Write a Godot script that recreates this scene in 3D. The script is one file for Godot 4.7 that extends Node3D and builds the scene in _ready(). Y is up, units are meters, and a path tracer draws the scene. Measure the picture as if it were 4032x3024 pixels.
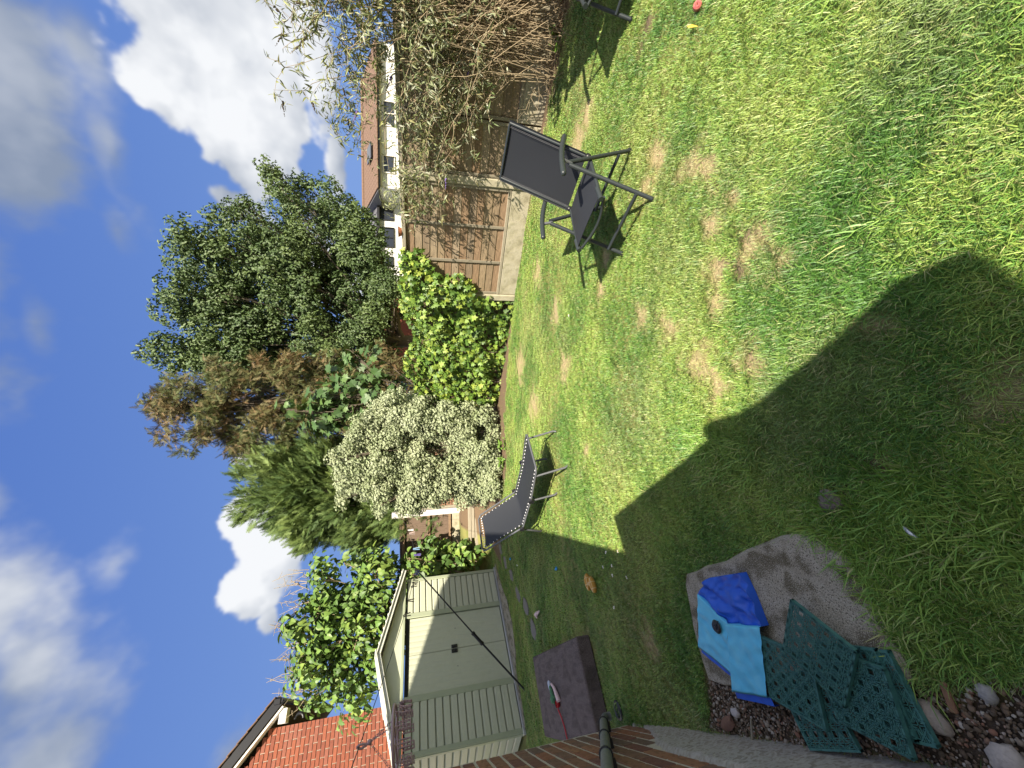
extends Node3D
# A back garden on a bright day, photographed with the phone held sideways (so the picture lies on its side).

const EYE := Vector3(0, 1.65, 0)
const SUN_TRAVEL := Vector3(-0.30, -1.0, -1.05)
const EXPOSURE := 2.15

var rng := RandomNumberGenerator.new()
var used := {}
var lawn_noise := FastNoiseLite.new()
var lawn_fine := FastNoiseLite.new()
var M := {}

# ------------------------------------------------------------------ small helpers
class MB:
	var v := PackedVector3Array()
	var n := PackedVector3Array()
	var c := PackedColorArray()
	var ix := PackedInt32Array()
	func flat(pts: Array, away: Vector3) -> void:
		var nm: Vector3 = (pts[1] - pts[0]).cross(pts[2] - pts[0])
		if nm.length_squared() < 1e-18:
			return
		nm = nm.normalized()
		var p := pts
		if nm.dot((pts[0] + pts[1] + pts[2]) / 3.0 - away) < 0.0:
			p = pts.duplicate()
			p.reverse()
			nm = -nm
		var b := v.size()
		for q in p:
			v.append(q)
			n.append(nm)
		for k in range(1, p.size() - 1):
			ix.append_array([b, b + k + 1, b + k])
	func face(pts: Array, col = null) -> void:
		var nm: Vector3 = (pts[1] - pts[0]).cross(pts[2] - pts[0]).normalized()
		var b := v.size()
		for q in pts:
			v.append(q)
			n.append(nm)
			if col != null:
				c.append(col)
		for k in range(1, pts.size() - 1):
			ix.append_array([b, b + k + 1, b + k])
	func box(at: Vector3, size: Vector3, bevel := 0.0, turn := Basis.IDENTITY) -> void:
		var h := size / 2.0
		var g: float = minf(bevel, minf(h.x, minf(h.y, h.z)) * 0.9)
		var P := func(axis: int, s: Vector3) -> Vector3:
			var q := Vector3(s.x * (h.x - (0.0 if axis == 0 else g)), s.y * (h.y - (0.0 if axis == 1 else g)), s.z * (h.z - (0.0 if axis == 2 else g)))
			return at + turn * q
		var sg := [-1.0, 1.0]
		for s in sg:
			flat([P.call(0, Vector3(s, -1, -1)), P.call(0, Vector3(s, 1, -1)), P.call(0, Vector3(s, 1, 1)), P.call(0, Vector3(s, -1, 1))], at)
			flat([P.call(1, Vector3(-1, s, -1)), P.call(1, Vector3(1, s, -1)), P.call(1, Vector3(1, s, 1)), P.call(1, Vector3(-1, s, 1))], at)
			flat([P.call(2, Vector3(-1, -1, s)), P.call(2, Vector3(1, -1, s)), P.call(2, Vector3(1, 1, s)), P.call(2, Vector3(-1, 1, s))], at)
		if g <= 0.0:
			return
		for a in sg:
			for b in sg:
				flat([P.call(0, Vector3(a, b, -1)), P.call(1, Vector3(a, b, -1)), P.call(1, Vector3(a, b, 1)), P.call(0, Vector3(a, b, 1))], at)
				flat([P.call(1, Vector3(-1, a, b)), P.call(2, Vector3(-1, a, b)), P.call(2, Vector3(1, a, b)), P.call(1, Vector3(1, a, b))], at)
				flat([P.call(0, Vector3(a, -1, b)), P.call(2, Vector3(a, -1, b)), P.call(2, Vector3(a, 1, b)), P.call(0, Vector3(a, 1, b))], at)
				for d in sg:
					var s3 := Vector3(a, b, d)
					flat([P.call(0, s3), P.call(1, s3), P.call(2, s3)], at)
	func tube(pts: Array, r0: float, r1: float, sides := 8, caps := true, closed := false) -> void:
		var m := pts.size()
		var frame := Vector3.UP
		var base := v.size()
		for i in m:
			var a: Vector3 = pts[(i - 1 + m) % m] if closed else pts[maxi(i - 1, 0)]
			var b: Vector3 = pts[(i + 1) % m] if closed else pts[mini(i + 1, m - 1)]
			var t: Vector3 = (b - a).normalized()
			if i == 0:
				frame = Vector3.RIGHT if absf(t.dot(Vector3.UP)) > 0.9 else Vector3.UP
			frame = (frame - t * frame.dot(t)).normalized()
			var side := t.cross(frame)
			var r: float = lerpf(r0, r1, float(i) / maxf(1.0, m - 1.0))
			for k in sides:
				var th := TAU * k / sides
				var d := frame * cos(th) + side * sin(th)
				v.append(pts[i] + d * r)
				n.append(d)
		for i in (m if closed else m - 1):
			var j := (i + 1) % m
			for k in sides:
				var k2 := (k + 1) % sides
				var p := base + i * sides
				var q := base + j * sides
				ix.append_array([p + k, q + k, p + k2, p + k2, q + k, q + k2])
		if caps and not closed:
			for e in [0, m - 1]:
				var ring: Array = []
				for k in sides:
					ring.append(v[base + e * sides + k])
				flat(ring, pts[1] if e == 0 else pts[m - 2])
	func blob(at: Vector3, r: Vector3, turn := Basis.IDENTITY, rough := 0.0, seed_ := 1, ru := 12, rv := 8) -> void:
		var nz := FastNoiseLite.new()
		nz.seed = seed_
		nz.frequency = 0.9
		var base := v.size()
		for j in rv + 1:
			for i in ru:
				var th := TAU * i / ru
				var ph := PI * j / rv
				var d := Vector3(sin(ph) * cos(th), cos(ph), sin(ph) * sin(th))
				var k := 1.0 + rough * nz.get_noise_3dv(d * 1.3)
				v.append(at + turn * (d * r * k))
				n.append((turn * (d / r)).normalized())
		for j in rv:
			for i in ru:
				var a := base + j * ru + i
				var b := base + j * ru + (i + 1) % ru
				ix.append_array([a, a + ru, b, b, a + ru, b + ru])
	func grid(f: Callable, nu: int, nv: int) -> void:
		var base := v.size()
		for j in nv + 1:
			for i in nu + 1:
				v.append(f.call(float(i) / nu, float(j) / nv))
		for j in nv + 1:
			for i in nu + 1:
				var k := base + j * (nu + 1) + i
				var du: Vector3 = v[k + (1 if i < nu else 0)] - v[k - (1 if i > 0 else 0)]
				var dv: Vector3 = v[k + (nu + 1 if j < nv else 0)] - v[k - (nu + 1 if j > 0 else 0)]
				n.append(dv.cross(du).normalized())
		for j in nv:
			for i in nu:
				var k := base + j * (nu + 1) + i
				ix.append_array([k, k + 1, k + nu + 1, k + 1, k + nu + 2, k + nu + 1])
	func prism(poly: Array, z0: float, z1: float) -> void:
		var flat2 := PackedVector2Array(poly)
		var tri := Geometry2D.triangulate_polygon(flat2)
		var ctr := Vector3.ZERO
		for p in poly:
			ctr += Vector3(p.x, p.y, 0) / poly.size()
		for z in [z0, z1]:
			for k in range(0, tri.size(), 3):
				var q := []
				for e in 3:
					q.append(Vector3(poly[tri[k + e]].x, poly[tri[k + e]].y, z))
				flat(q, Vector3(q[0].x, q[0].y, (z0 + z1) / 2.0))
		for k in poly.size():
			var a: Vector2 = poly[k]
			var b: Vector2 = poly[(k + 1) % poly.size()]
			var away := Vector3((a.x + b.x) / 2.0, (a.y + b.y) / 2.0, 0)
			var dn := (b - a).orthogonal().normalized() * 0.001
			if Geometry2D.is_point_in_polygon(Vector2(away.x, away.y) + dn, flat2):
				away += Vector3(dn.x, dn.y, 0) * 50.0
			else:
				away -= Vector3(dn.x, dn.y, 0) * 50.0
			away.z = (z0 + z1) / 2.0
			flat([Vector3(a.x, a.y, z0), Vector3(b.x, b.y, z0), Vector3(b.x, b.y, z1), Vector3(a.x, a.y, z1)], away)
	func mesh() -> ArrayMesh:
		var a := []
		a.resize(Mesh.ARRAY_MAX)
		a[Mesh.ARRAY_VERTEX] = v
		a[Mesh.ARRAY_NORMAL] = n
		a[Mesh.ARRAY_INDEX] = ix
		if c.size() == v.size() and c.size() > 0:
			a[Mesh.ARRAY_COLOR] = c
		var m := ArrayMesh.new()
		m.add_surface_from_arrays(Mesh.PRIMITIVE_TRIANGLES, a)
		return m

func numbered(called: String) -> String:
	var k: int = used.get(called, 0)
	used[called] = k + 1
	return called if k == 0 else "%s_%03d" % [called, k]

func tag(o: Node, label: String, category: String, group := "") -> Node:
	o.set_meta("label", label)
	o.set_meta("category", category)
	if group != "":
		o.set_meta("group", group)
	return o

func thing(called: String, label: String, category: String, xf := Transform3D.IDENTITY, group := "") -> Node3D:
	var o := Node3D.new()
	o.name = numbered(called)
	add_child(o)
	o.transform = xf
	tag(o, label, category, group)
	return o

func part(parent: Node, called: String, m: Mesh, mat: Material, xf := Transform3D.IDENTITY) -> MeshInstance3D:
	var o := MeshInstance3D.new()
	o.name = numbered(called) if parent == self else called
	o.mesh = m
	o.material_override = mat
	o.transform = xf
	parent.add_child(o, true)
	return o

func many(parent: Node, called: String, m: Mesh, mat: Material, xfs: Array, cols: Array) -> MultiMeshInstance3D:
	var mm := MultiMesh.new()
	mm.transform_format = MultiMesh.TRANSFORM_3D
	mm.use_colors = true
	mm.mesh = m
	mm.instance_count = xfs.size()
	for i in xfs.size():
		mm.set_instance_transform(i, xfs[i])
		mm.set_instance_color(i, cols[i])
	var o := MultiMeshInstance3D.new()
	o.name = called
	o.multimesh = mm
	o.material_override = mat
	o.set_meta("kind", "stuff")
	parent.add_child(o, true)
	return o

func lin(r: float, g: float, b: float) -> Color:
	return Color(r, g, b).linear_to_srgb()

func plain(col: Color, rough := 0.7, metal := 0.0) -> StandardMaterial3D:
	var m := StandardMaterial3D.new()
	m.albedo_color = col
	m.roughness = rough
	m.metallic = metal
	return m

# a computed texture: noise run through a ramp of linear colours
func noise_image(seed_: int, freq: float, octaves := 4, size := 256, cell := false) -> Image:
	var nz := FastNoiseLite.new()
	nz.seed = seed_
	nz.frequency = freq
	nz.noise_type = FastNoiseLite.TYPE_CELLULAR if cell else FastNoiseLite.TYPE_SIMPLEX_SMOOTH
	nz.fractal_type = FastNoiseLite.FRACTAL_FBM
	nz.fractal_octaves = octaves
	var im := nz.get_seamless_image(size, size)
	im.convert(Image.FORMAT_L8)
	return im

func ramped(im: Image, ramp: Array) -> ImageTexture:
	var lut := PackedByteArray()
	for k in 256:
		var t := k / 255.0 * (ramp.size() - 1)
		var i := mini(int(t), ramp.size() - 2)
		var q: Color = ramp[i].lerp(ramp[i + 1], t - i).linear_to_srgb()
		lut.append_array([int(clampf(q.r, 0, 1) * 255), int(clampf(q.g, 0, 1) * 255), int(clampf(q.b, 0, 1) * 255)])
	var src := im.get_data()
	var out := PackedByteArray()
	out.resize(src.size() * 3)
	for k in src.size():
		var s := src[k] * 3
		out[k * 3] = lut[s]
		out[k * 3 + 1] = lut[s + 1]
		out[k * 3 + 2] = lut[s + 2]
	return ImageTexture.create_from_image(Image.create_from_data(im.get_width(), im.get_height(), false, Image.FORMAT_RGB8, out))

func grained(ramp: Array, freq: float, scale_: Vector3, rough: float, bump := 0.0, seed_ := 1, world := false, octaves := 4, cell := false) -> StandardMaterial3D:
	var im := noise_image(seed_, freq, octaves, 256, cell)
	var m := StandardMaterial3D.new()
	m.albedo_texture = ramped(im, ramp)
	m.roughness = rough
	m.uv1_triplanar = true
	m.uv1_world_triplanar = world
	m.uv1_scale = scale_
	if bump > 0.0:
		var b: Image = im.duplicate()
		b.bump_map_to_normal_map(4.0)
		m.normal_enabled = true
		m.normal_texture = ImageTexture.create_from_image(b)
		m.normal_scale = bump
	return m

# mineral surface: broad tone, dark pits, pale grains and patches of grime, all drawn as matter
func speckled(seed_: int, ramp: Array, pit: Color, grain: Color, grime: Color, scale_: Vector3) -> StandardMaterial3D:
	var size := 512
	var broad := noise_image(seed_, 0.008, 4, size).get_data()
	var fine := noise_image(seed_ + 1, 0.11, 2, size).get_data()
	var flecks := noise_image(seed_ + 2, 0.2, 2, size).get_data()
	var dirt := noise_image(seed_ + 3, 0.006, 5, size).get_data()
	var out := PackedByteArray()
	out.resize(size * size * 3)
	for k in size * size:
		var t := broad[k] / 255.0 * (ramp.size() - 1)
		var i := mini(int(t), ramp.size() - 2)
		var q: Color = ramp[i].lerp(ramp[i + 1], t - i)
		q = q.lerp(grime, smoothstep(0.50, 0.72, dirt[k] / 255.0 + (fine[k] / 255.0 - 0.5) * 0.5) * 0.85)
		q = q.lerp(pit, smoothstep(0.40, 0.28, fine[k] / 255.0) * 0.85)
		q = q.lerp(grain, smoothstep(0.62, 0.70, flecks[k] / 255.0) * 0.75)
		q = q.linear_to_srgb()
		out[k * 3] = int(clampf(q.r, 0, 1) * 255)
		out[k * 3 + 1] = int(clampf(q.g, 0, 1) * 255)
		out[k * 3 + 2] = int(clampf(q.b, 0, 1) * 255)
	var m := StandardMaterial3D.new()
	m.albedo_texture = ImageTexture.create_from_image(Image.create_from_data(size, size, false, Image.FORMAT_RGB8, out))
	var hm := noise_image(seed_ + 1, 0.11, 2, size)
	hm.bump_map_to_normal_map(3.0)
	m.normal_enabled = true
	m.normal_texture = ImageTexture.create_from_image(hm)
	m.normal_scale = 0.35
	m.roughness = 0.97
	m.uv1_triplanar = true
	m.uv1_scale = scale_
	return m

func leafy(rough := 0.55, back := 0.35) -> StandardMaterial3D:
	var m := StandardMaterial3D.new()
	m.vertex_color_use_as_albedo = true
	m.roughness = rough
	m.cull_mode = BaseMaterial3D.CULL_DISABLED
	if back > 0.0:
		m.backlight_enabled = true
		m.backlight = Color(back, back, back * 0.5)
	return m

func rnd(a: float, b: float) -> float:
	return rng.randf_range(a, b)

func rdir() -> Vector3:
	var z := rnd(-1, 1)
	var t := rnd(0, TAU)
	var r := sqrt(1.0 - z * z)
	return Vector3(r * cos(t), z, r * sin(t))

func facing(at: Vector3, normal: Vector3, tip: Vector3, size: float) -> Transform3D:
	var z := normal.normalized()
	var y := (tip - z * tip.dot(z))
	if y.length() < 0.01:
		y = z.cross(Vector3(0.3, 0.5, 0.8))
	y = y.normalized()
	return Transform3D(Basis(y.cross(z), y, z).scaled(Vector3.ONE * size), at)

func shade_of(ramp: Array) -> Color:
	var a: Color = ramp[rng.randi() % ramp.size()]
	var b: Color = ramp[rng.randi() % ramp.size()]
	return a.lerp(b, rng.randf()) * Color(1, 1, 1)

# ------------------------------------------------------------------ the whole scene
func _ready() -> void:
	rng.seed = 20240817
	camera_sky_sun()
	make_materials()
	build_land()
	build_house()
	build_neighbour()
	build_far_houses()
	build_fence()
	build_back_fence()
	build_shed()
	build_slabs()
	build_trees()
	build_shrubs()
	build_furniture()
	build_washing_line()
	build_small_things()
	build_grass()

func camera_sky_sun() -> void:
	var cam := Camera3D.new()
	cam.name = "camera"
	add_child(cam)
	var p := deg_to_rad(13.2)
	var r := deg_to_rad(-0.8)
	var up0 := Vector3(0, cos(p), -sin(p))
	var back := Vector3(0, sin(p), cos(p))
	var right := Vector3.RIGHT * cos(r) + up0 * sin(r)
	var up := -Vector3.RIGHT * sin(r) + up0 * cos(r)
	cam.transform = Transform3D(Basis(-up, right, back), EYE)
	cam.fov = 89.89
	cam.near = 0.05
	cam.far = 2000.0
	cam.current = true
	var sun := DirectionalLight3D.new()
	sun.name = "sun"
	add_child(sun)
	sun.look_at_from_position(Vector3(0, 30, 0), Vector3(0, 30, 0) + SUN_TRAVEL, Vector3.UP)
	sun.light_energy = 1.6
	sun.light_color = Color(1.0, 0.955, 0.88)
	sun.light_angular_distance = 0.5
	sun.shadow_enabled = true
	var env := Environment.new()
	env.background_mode = Environment.BG_SKY
	env.tonemap_mode = Environment.TONE_MAPPER_LINEAR
	env.tonemap_exposure = EXPOSURE
	env.sdfgi_enabled = true
	env.ssao_enabled = true
	env.ssil_enabled = true
	var sky := Sky.new()
	var pm := PanoramaSkyMaterial.new()
	pm.panorama = sky_picture()
	sky.sky_material = pm
	env.sky = sky
	var we := WorldEnvironment.new()
	we.name = "surroundings"
	we.environment = env
	add_child(we)

# clouds as [azimuth, elevation, half width, half height, softness, brightness]
var clouds := [
	[37.0, 19.0, 11.0, 7.0, 0.22, 1.0], [28.5, 19.5, 7.5, 5.2, 0.2, 1.0], [45.0, 17.5, 9.0, 7.0, 0.22, 1.0], [23.0, 21.2, 3.6, 3.0, 0.2, 1.0], [34.0, 24.0, 5.0, 3.0, 0.25, 1.0], [41.0, 22.5, 7.0, 4.5, 0.25, 1.0],
	[37.0, 10.2, 9.0, 2.0, 0.3, 0.95], [46.0, 11.0, 8.0, 2.4, 0.3, 0.95], [28.5, 9.6, 4.5, 1.5, 0.3, 0.95], [15.0, 8.5, 12.0, 5.0, 0.4, 0.95], [3.0, 7.0, 9.0, 4.0, 0.4, 0.9],
	[34.0, 39.5, 19.0, 9.0, 0.75, 0.50], [12.0, 42.0, 20.0, 6.5, 0.75, 0.52], [46.0, 35.5, 13.0, 9.0, 0.75, 0.48], [25.0, 35.5, 16.0, 6.0, 0.75, 0.54], [37.0, 33.5, 14.0, 5.5, 0.75, 0.52],
	[27.0, 29.6, 10.0, 2.8, 1.1, 0.78], [36.0, 29.6, 6.0, 2.6, 1.1, 0.72], [18.5, 31.0, 6.0, 2.0, 1.1, 0.7], [8.0, 37.6, 7.0, 1.8, 1.1, 0.62],
	[-38.0, 31.5, 15.0, 6.0, 0.95, 0.74], [-23.0, 38.0, 13.0, 4.5, 0.95, 0.66], [-46.0, 27.0, 11.0, 5.5, 0.95, 0.76], [-31.0, 35.0, 15.0, 6.0, 0.95, 0.64], [-13.0, 40.0, 5.0, 2.2, 1.1, 0.66],
	[-20.5, 31.4, 4.5, 2.6, 1.1, 0.72],
	[-16.8, 21.3, 2.6, 2.6, 0.22, 1.0], [-20.0, 19.3, 3.4, 2.6, 0.22, 1.0], [-25.0, 18.8, 4.2, 3.2, 0.2, 1.0], [-22.0, 16.5, 5.5, 2.2, 0.25, 0.92], [-28.6, 17.2, 2.2, 1.7, 0.22, 1.0],
	[-9.2, 21.0, 2.0, 1.7, 0.3, 0.95], [-40.0, 18.7, 3.6, 2.8, 0.9, 0.85]]

func sky_picture() -> ImageTexture:
	var W := 2048
	var H := 1024
	var puff := FastNoiseLite.new()
	puff.seed = 11
	puff.frequency = 4.2
	puff.fractal_octaves = 6
	puff.fractal_gain = 0.56
	var broad := FastNoiseLite.new()
	broad.seed = 5
	broad.frequency = 1.5
	broad.fractal_octaves = 5
	var im := Image.create(W, H, false, Image.FORMAT_RGBF)
	im.fill(Color(0.05, 0.06, 0.045))
	var zen := Color(0.060, 0.150, 0.53)
	var hor := Color(0.25, 0.42, 0.80)
	for y in range(0, H / 2 + 12):
		var el := 90.0 - (y + 0.5) * 180.0 / H
		var t := pow(clampf(el / 62.0, 0.0, 1.0), 0.62)
		var blue := hor.lerp(zen, t)
		var se := sin(deg_to_rad(el))
		var ce := cos(deg_to_rad(el))
		var x := 0
		while x < W:
			var az := wrapf((x + 0.5) * 360.0 / W, -180.0, 180.0)
			var fine := absf(az) < 62.0 and el < 58.0
			var step := 1 if fine else 4
			if not fine and y % 4 != 0:
				x += step
				continue
			var d := Vector3(sin(deg_to_rad(az)) * ce, se, -cos(deg_to_rad(az)) * ce)
			var nz := puff.get_noise_3dv(d)
			var nb := broad.get_noise_3dv(d * 1.7)
			var col := blue
			var cover := 0.0
			var light := 0.0
			if fine:
				var wsum := 0.0
				for q in clouds:
					var dx: float = (az - q[0]) / q[2]
					var dy: float = (el - q[1]) / q[3]
					if dx * dx + dy * dy > 3.2:
						continue
					var e: float = 1.0 - sqrt(dx * dx + dy * dy) + nz * (1.25 if q[4] < 0.5 else 1.0) + nb * 0.35
					var a: float = smoothstep(0.0, q[4] * 1.15, e - 0.06) * (1.0 if q[4] < 0.5 else 0.93)
					if a <= 0.0:
						continue
					var b: float = q[5] * (0.66 + 0.30 * clampf(dy * 0.9 + 0.1, -1.0, 1.0) + 0.55 * nz + 0.8 * nb)
					cover = maxf(cover, a)
					wsum += a
					light += a * b
				if wsum > 0.0:
					light /= wsum
			else:
				var e2 := nb * 1.5 + nz * 0.5 + 0.02
				cover = smoothstep(-0.1, 0.4, e2 + 0.3) * 0.97
				light = 0.92 + 0.3 * nz
			if cover > 0.0:
				var cl := Color(0.27, 0.33, 0.44).lerp(Color(0.93, 0.95, 0.98), clampf((light - 0.28) / 0.70, 0.0, 1.0))
				col = blue.lerp(cl, cover)
			col = Color(col.r / EXPOSURE, col.g / EXPOSURE, col.b / EXPOSURE)
			if step == 1:
				im.set_pixel(x, y, col)
			else:
				im.fill_rect(Rect2i(x, y, 4, 4), col)
			x += step
	return ImageTexture.create_from_image(im)

func make_materials() -> void:
	var g := func(a: float, b: float, c: float) -> Color: return Color(a, b, c)
	M.mortar = grained([g.call(0.36, 0.32, 0.25), g.call(0.56, 0.51, 0.42), g.call(0.45, 0.40, 0.32)], 0.03, Vector3.ONE * 3.0, 0.95, 0.0, 3)
	var bricks := []
	for k in 6:
		var base: Color = [g.call(0.23, 0.115, 0.065), g.call(0.28, 0.135, 0.07), g.call(0.17, 0.075, 0.052), g.call(0.19, 0.105, 0.068), g.call(0.25, 0.105, 0.055), g.call(0.145, 0.092, 0.066)][k]
		bricks.append(grained([base * 0.62, base, base * 1.18, base * 0.8], 0.018, Vector3(2.0, 5.0, 4.0), 0.92, 0.7, 30 + k))
	M.bricks = bricks
	var reds := []
	for k in 4:
		var base: Color = [g.call(0.25, 0.075, 0.042), g.call(0.28, 0.085, 0.046), g.call(0.215, 0.066, 0.04), g.call(0.26, 0.09, 0.058)][k]
		reds.append(grained([base * 0.8, base, base * 1.12, base * 0.92], 0.02, Vector3.ONE * 2.5, 0.9, 0.4, 50 + k))
	M.reds = reds
	M.pale_mortar = grained([g.call(0.42, 0.34, 0.26), g.call(0.58, 0.50, 0.40)], 0.03, Vector3.ONE * 2.0, 0.95, 0.0, 8)
	M.concrete = speckled(4, [g.call(0.25, 0.225, 0.175), g.call(0.38, 0.345, 0.28), g.call(0.30, 0.27, 0.21), g.call(0.44, 0.40, 0.33)], g.call(0.075, 0.062, 0.042), g.call(0.56, 0.52, 0.44), g.call(0.085, 0.068, 0.034), Vector3.ONE * 1.7)
	M.post_concrete = grained([g.call(0.25, 0.225, 0.15), g.call(0.38, 0.345, 0.24), g.call(0.44, 0.40, 0.30), g.call(0.28, 0.265, 0.16)], 0.012, Vector3.ONE * 1.5, 0.95, 0.6, 6, false, 6)
	M.cement = grained([g.call(0.16, 0.135, 0.10), g.call(0.33, 0.30, 0.255), g.call(0.44, 0.41, 0.36), g.call(0.24, 0.205, 0.16), g.call(0.38, 0.35, 0.30)], 0.035, Vector3.ONE * 2.2, 0.95, 0.25, 7, false, 6)
	var boards := []
	for k in 6:
		var base: Color = [g.call(0.25, 0.185, 0.115), g.call(0.22, 0.16, 0.10), g.call(0.28, 0.215, 0.145), g.call(0.225, 0.15, 0.09), g.call(0.265, 0.205, 0.135), g.call(0.20, 0.15, 0.10)][k]
		boards.append(grained([base * 0.6, base * 1.0, base * 1.25, base * 0.85, base * 1.05], 0.014, Vector3(0.8, 9.0, 9.0), 0.9, 0.55, 70 + k, false, 5))
	M.boards = boards
	M.batten = grained([g.call(0.17, 0.145, 0.10), g.call(0.27, 0.235, 0.175), g.call(0.21, 0.18, 0.13)], 0.014, Vector3(9.0, 0.8, 9.0), 0.9, 0.5, 80)
	M.rail = grained([g.call(0.22, 0.19, 0.13), g.call(0.35, 0.31, 0.23), g.call(0.25, 0.22, 0.16)], 0.014, Vector3(0.8, 9.0, 9.0), 0.9, 0.5, 81)
	M.red_board = grained([g.call(0.17, 0.085, 0.05), g.call(0.27, 0.15, 0.09), g.call(0.2, 0.11, 0.07)], 0.014, Vector3(0.8, 9.0, 9.0), 0.9, 0.5, 82)
	M.old_board = grained([g.call(0.09, 0.06, 0.04), g.call(0.17, 0.12, 0.085), g.call(0.13, 0.09, 0.06)], 0.014, Vector3(9.0, 0.8, 9.0), 0.9, 0.0, 84)
	M.white_paint = grained([g.call(0.62, 0.58, 0.53), g.call(0.78, 0.75, 0.7)], 0.02, Vector3.ONE * 2.0, 0.7, 0.0, 9)
	M.shed = grained([g.call(0.49, 0.51, 0.375), g.call(0.535, 0.555, 0.42), g.call(0.51, 0.53, 0.40)], 0.012, Vector3.ONE * 1.1, 0.42, 0.0, 10, false, 6)
	M.shed_trim = grained([g.call(0.36, 0.40, 0.275), g.call(0.40, 0.44, 0.30)], 0.012, Vector3.ONE * 1.1, 0.4, 0.0, 11)
	M.shed_white = grained([g.call(0.62, 0.63, 0.55), g.call(0.72, 0.72, 0.64)], 0.015, Vector3.ONE * 1.3, 0.4, 0.0, 12)
	M.stone = grained([g.call(0.11, 0.10, 0.09), g.call(0.20, 0.185, 0.165), g.call(0.15, 0.135, 0.12)], 0.05, Vector3.ONE * 3.0, 0.95, 0.0, 27)
	M.zinc = plain(lin(0.55, 0.56, 0.58), 0.35, 0.6)
	M.black = plain(lin(0.015, 0.015, 0.017), 0.4)
	M.dark_metal = plain(lin(0.030, 0.037, 0.040), 0.36, 0.0)
	M.grey_metal = plain(lin(0.10, 0.105, 0.115), 0.4, 0.0)
	var weave := Image.create(64, 64, false, Image.FORMAT_RGB8)
	for y in 64:
		for x in 64:
			var q := 0.75 + 0.25 * float((x / 2 + y / 2) % 2)
			weave.set_pixel(x, y, Color(0.021 * q, 0.024 * q, 0.030 * q).linear_to_srgb())
	M.fabric = StandardMaterial3D.new()
	M.fabric.albedo_texture = ImageTexture.create_from_image(weave)
	M.fabric.uv1_triplanar = true
	M.fabric.uv1_scale = Vector3.ONE * 9.0
	M.fabric.roughness = 0.62
	M.pipe = grained([g.call(0.15, 0.155, 0.16), g.call(0.22, 0.225, 0.23)], 0.02, Vector3.ONE * 3.0, 0.5, 0.0, 13)
	M.soil = grained([g.call(0.045, 0.03, 0.02), g.call(0.10, 0.07, 0.045), g.call(0.15, 0.105, 0.07), g.call(0.075, 0.05, 0.035)], 0.05, Vector3.ONE * 2.0, 1.0, 1.2, 14, true, 6)
	M.bed = grained([g.call(0.09, 0.06, 0.035), g.call(0.20, 0.13, 0.085), g.call(0.30, 0.20, 0.135), g.call(0.15, 0.10, 0.065)], 0.05, Vector3.ONE * 2.2, 1.0, 1.0, 15, true, 6)
	M.dark_slab = speckled(16, [g.call(0.075, 0.054, 0.052), g.call(0.12, 0.09, 0.088), g.call(0.095, 0.07, 0.068)], g.call(0.03, 0.022, 0.022), g.call(0.30, 0.26, 0.24), g.call(0.05, 0.036, 0.034), Vector3(0.8, 1.2, 2.4))
	M.teal = grained([g.call(0.04, 0.135, 0.125), g.call(0.06, 0.19, 0.17), g.call(0.085, 0.23, 0.20)], 0.02, Vector3.ONE * 4.0, 0.5, 0.2, 17)
	M.royal = grained([g.call(0.018, 0.10, 0.58), g.call(0.026, 0.13, 0.68)], 0.02, Vector3.ONE * 3.0, 0.42, 0.0, 18)
	M.sky_blue = grained([g.call(0.10, 0.52, 0.80), g.call(0.13, 0.58, 0.86), g.call(0.18, 0.64, 0.88)], 0.012, Vector3.ONE * 3.0, 0.4, 0.0, 19)
	M.bark = grained([g.call(0.05, 0.04, 0.028), g.call(0.13, 0.105, 0.075), g.call(0.085, 0.07, 0.048)], 0.03, Vector3(6.0, 1.5, 6.0), 0.95, 0.9, 20)
	M.twig = grained([g.call(0.27, 0.205, 0.125), g.call(0.46, 0.37, 0.24)], 0.03, Vector3.ONE * 3.0, 0.9, 0.0, 21)
	M.leaf = leafy()
	M.needle = leafy(0.7, 0.2)
	M.grass = leafy(0.48, 0.4)
	M.dull = leafy(0.9, 0.0)
	M.render_white = grained([g.call(0.62, 0.62, 0.6), g.call(0.74, 0.74, 0.72)], 0.02, Vector3.ONE * 0.6, 0.9, 0.0, 22)
	M.glass = plain(lin(0.03, 0.035, 0.045), 0.08)
	M.roof_grey = plain(lin(0.12, 0.12, 0.13), 0.7)
	M.roof_brown = grained([g.call(0.13, 0.08, 0.055), g.call(0.20, 0.125, 0.085)], 0.03, Vector3.ONE * 1.0, 0.9, 0.0, 23)

# ------------------------------------------------------------------ lawn
var straw_spots := [[1.58, -2.42, 0.15], [1.37, -2.06, 0.14], [1.26, -1.93, 0.12], [0.94, -1.88, 0.12], [0.67, -1.63, 0.16], [0.34, -2.29, 0.14], [0.11, -1.64, 0.12], [0.15, -2.03, 0.17], [0.45, -1.89, 0.11],
	[0.85, -3.31, 0.12], [0.51, -2.62, 0.14], [-0.02, -1.88, 0.14], [0.19, -1.07, 0.08], [-0.04, -0.75, 0.11], [0.99, -1.76, 0.1], [0.57, -1.46, 0.09], [1.46, -2.54, 0.09], [1.12, -3.21, 0.1], [2.58, -3.79, 0.2], [2.67, -3.56, 0.16],
	[0.63, -1.88, 0.12], [-0.7, -3.7, 0.09], [-1.95, -2.6, 0.12], [0.2, -4.3, 0.22], [0.9, -4.6, 0.2], [-0.3, -5.6, 0.3], [1.6, -5.3, 0.25], [0.3, -6.4, 0.35]]
var soil_spots := [[0.60, -1.72, 0.10], [0.76, -1.70, 0.07], [-0.335, -1.06, 0.075], [-0.32, -1.13, 0.05], [0.10, -1.66, 0.06], [2.55, -2.6, 0.08], [2.62, -2.5, 0.07], [-0.47, -1.19, 0.06]]
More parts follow.
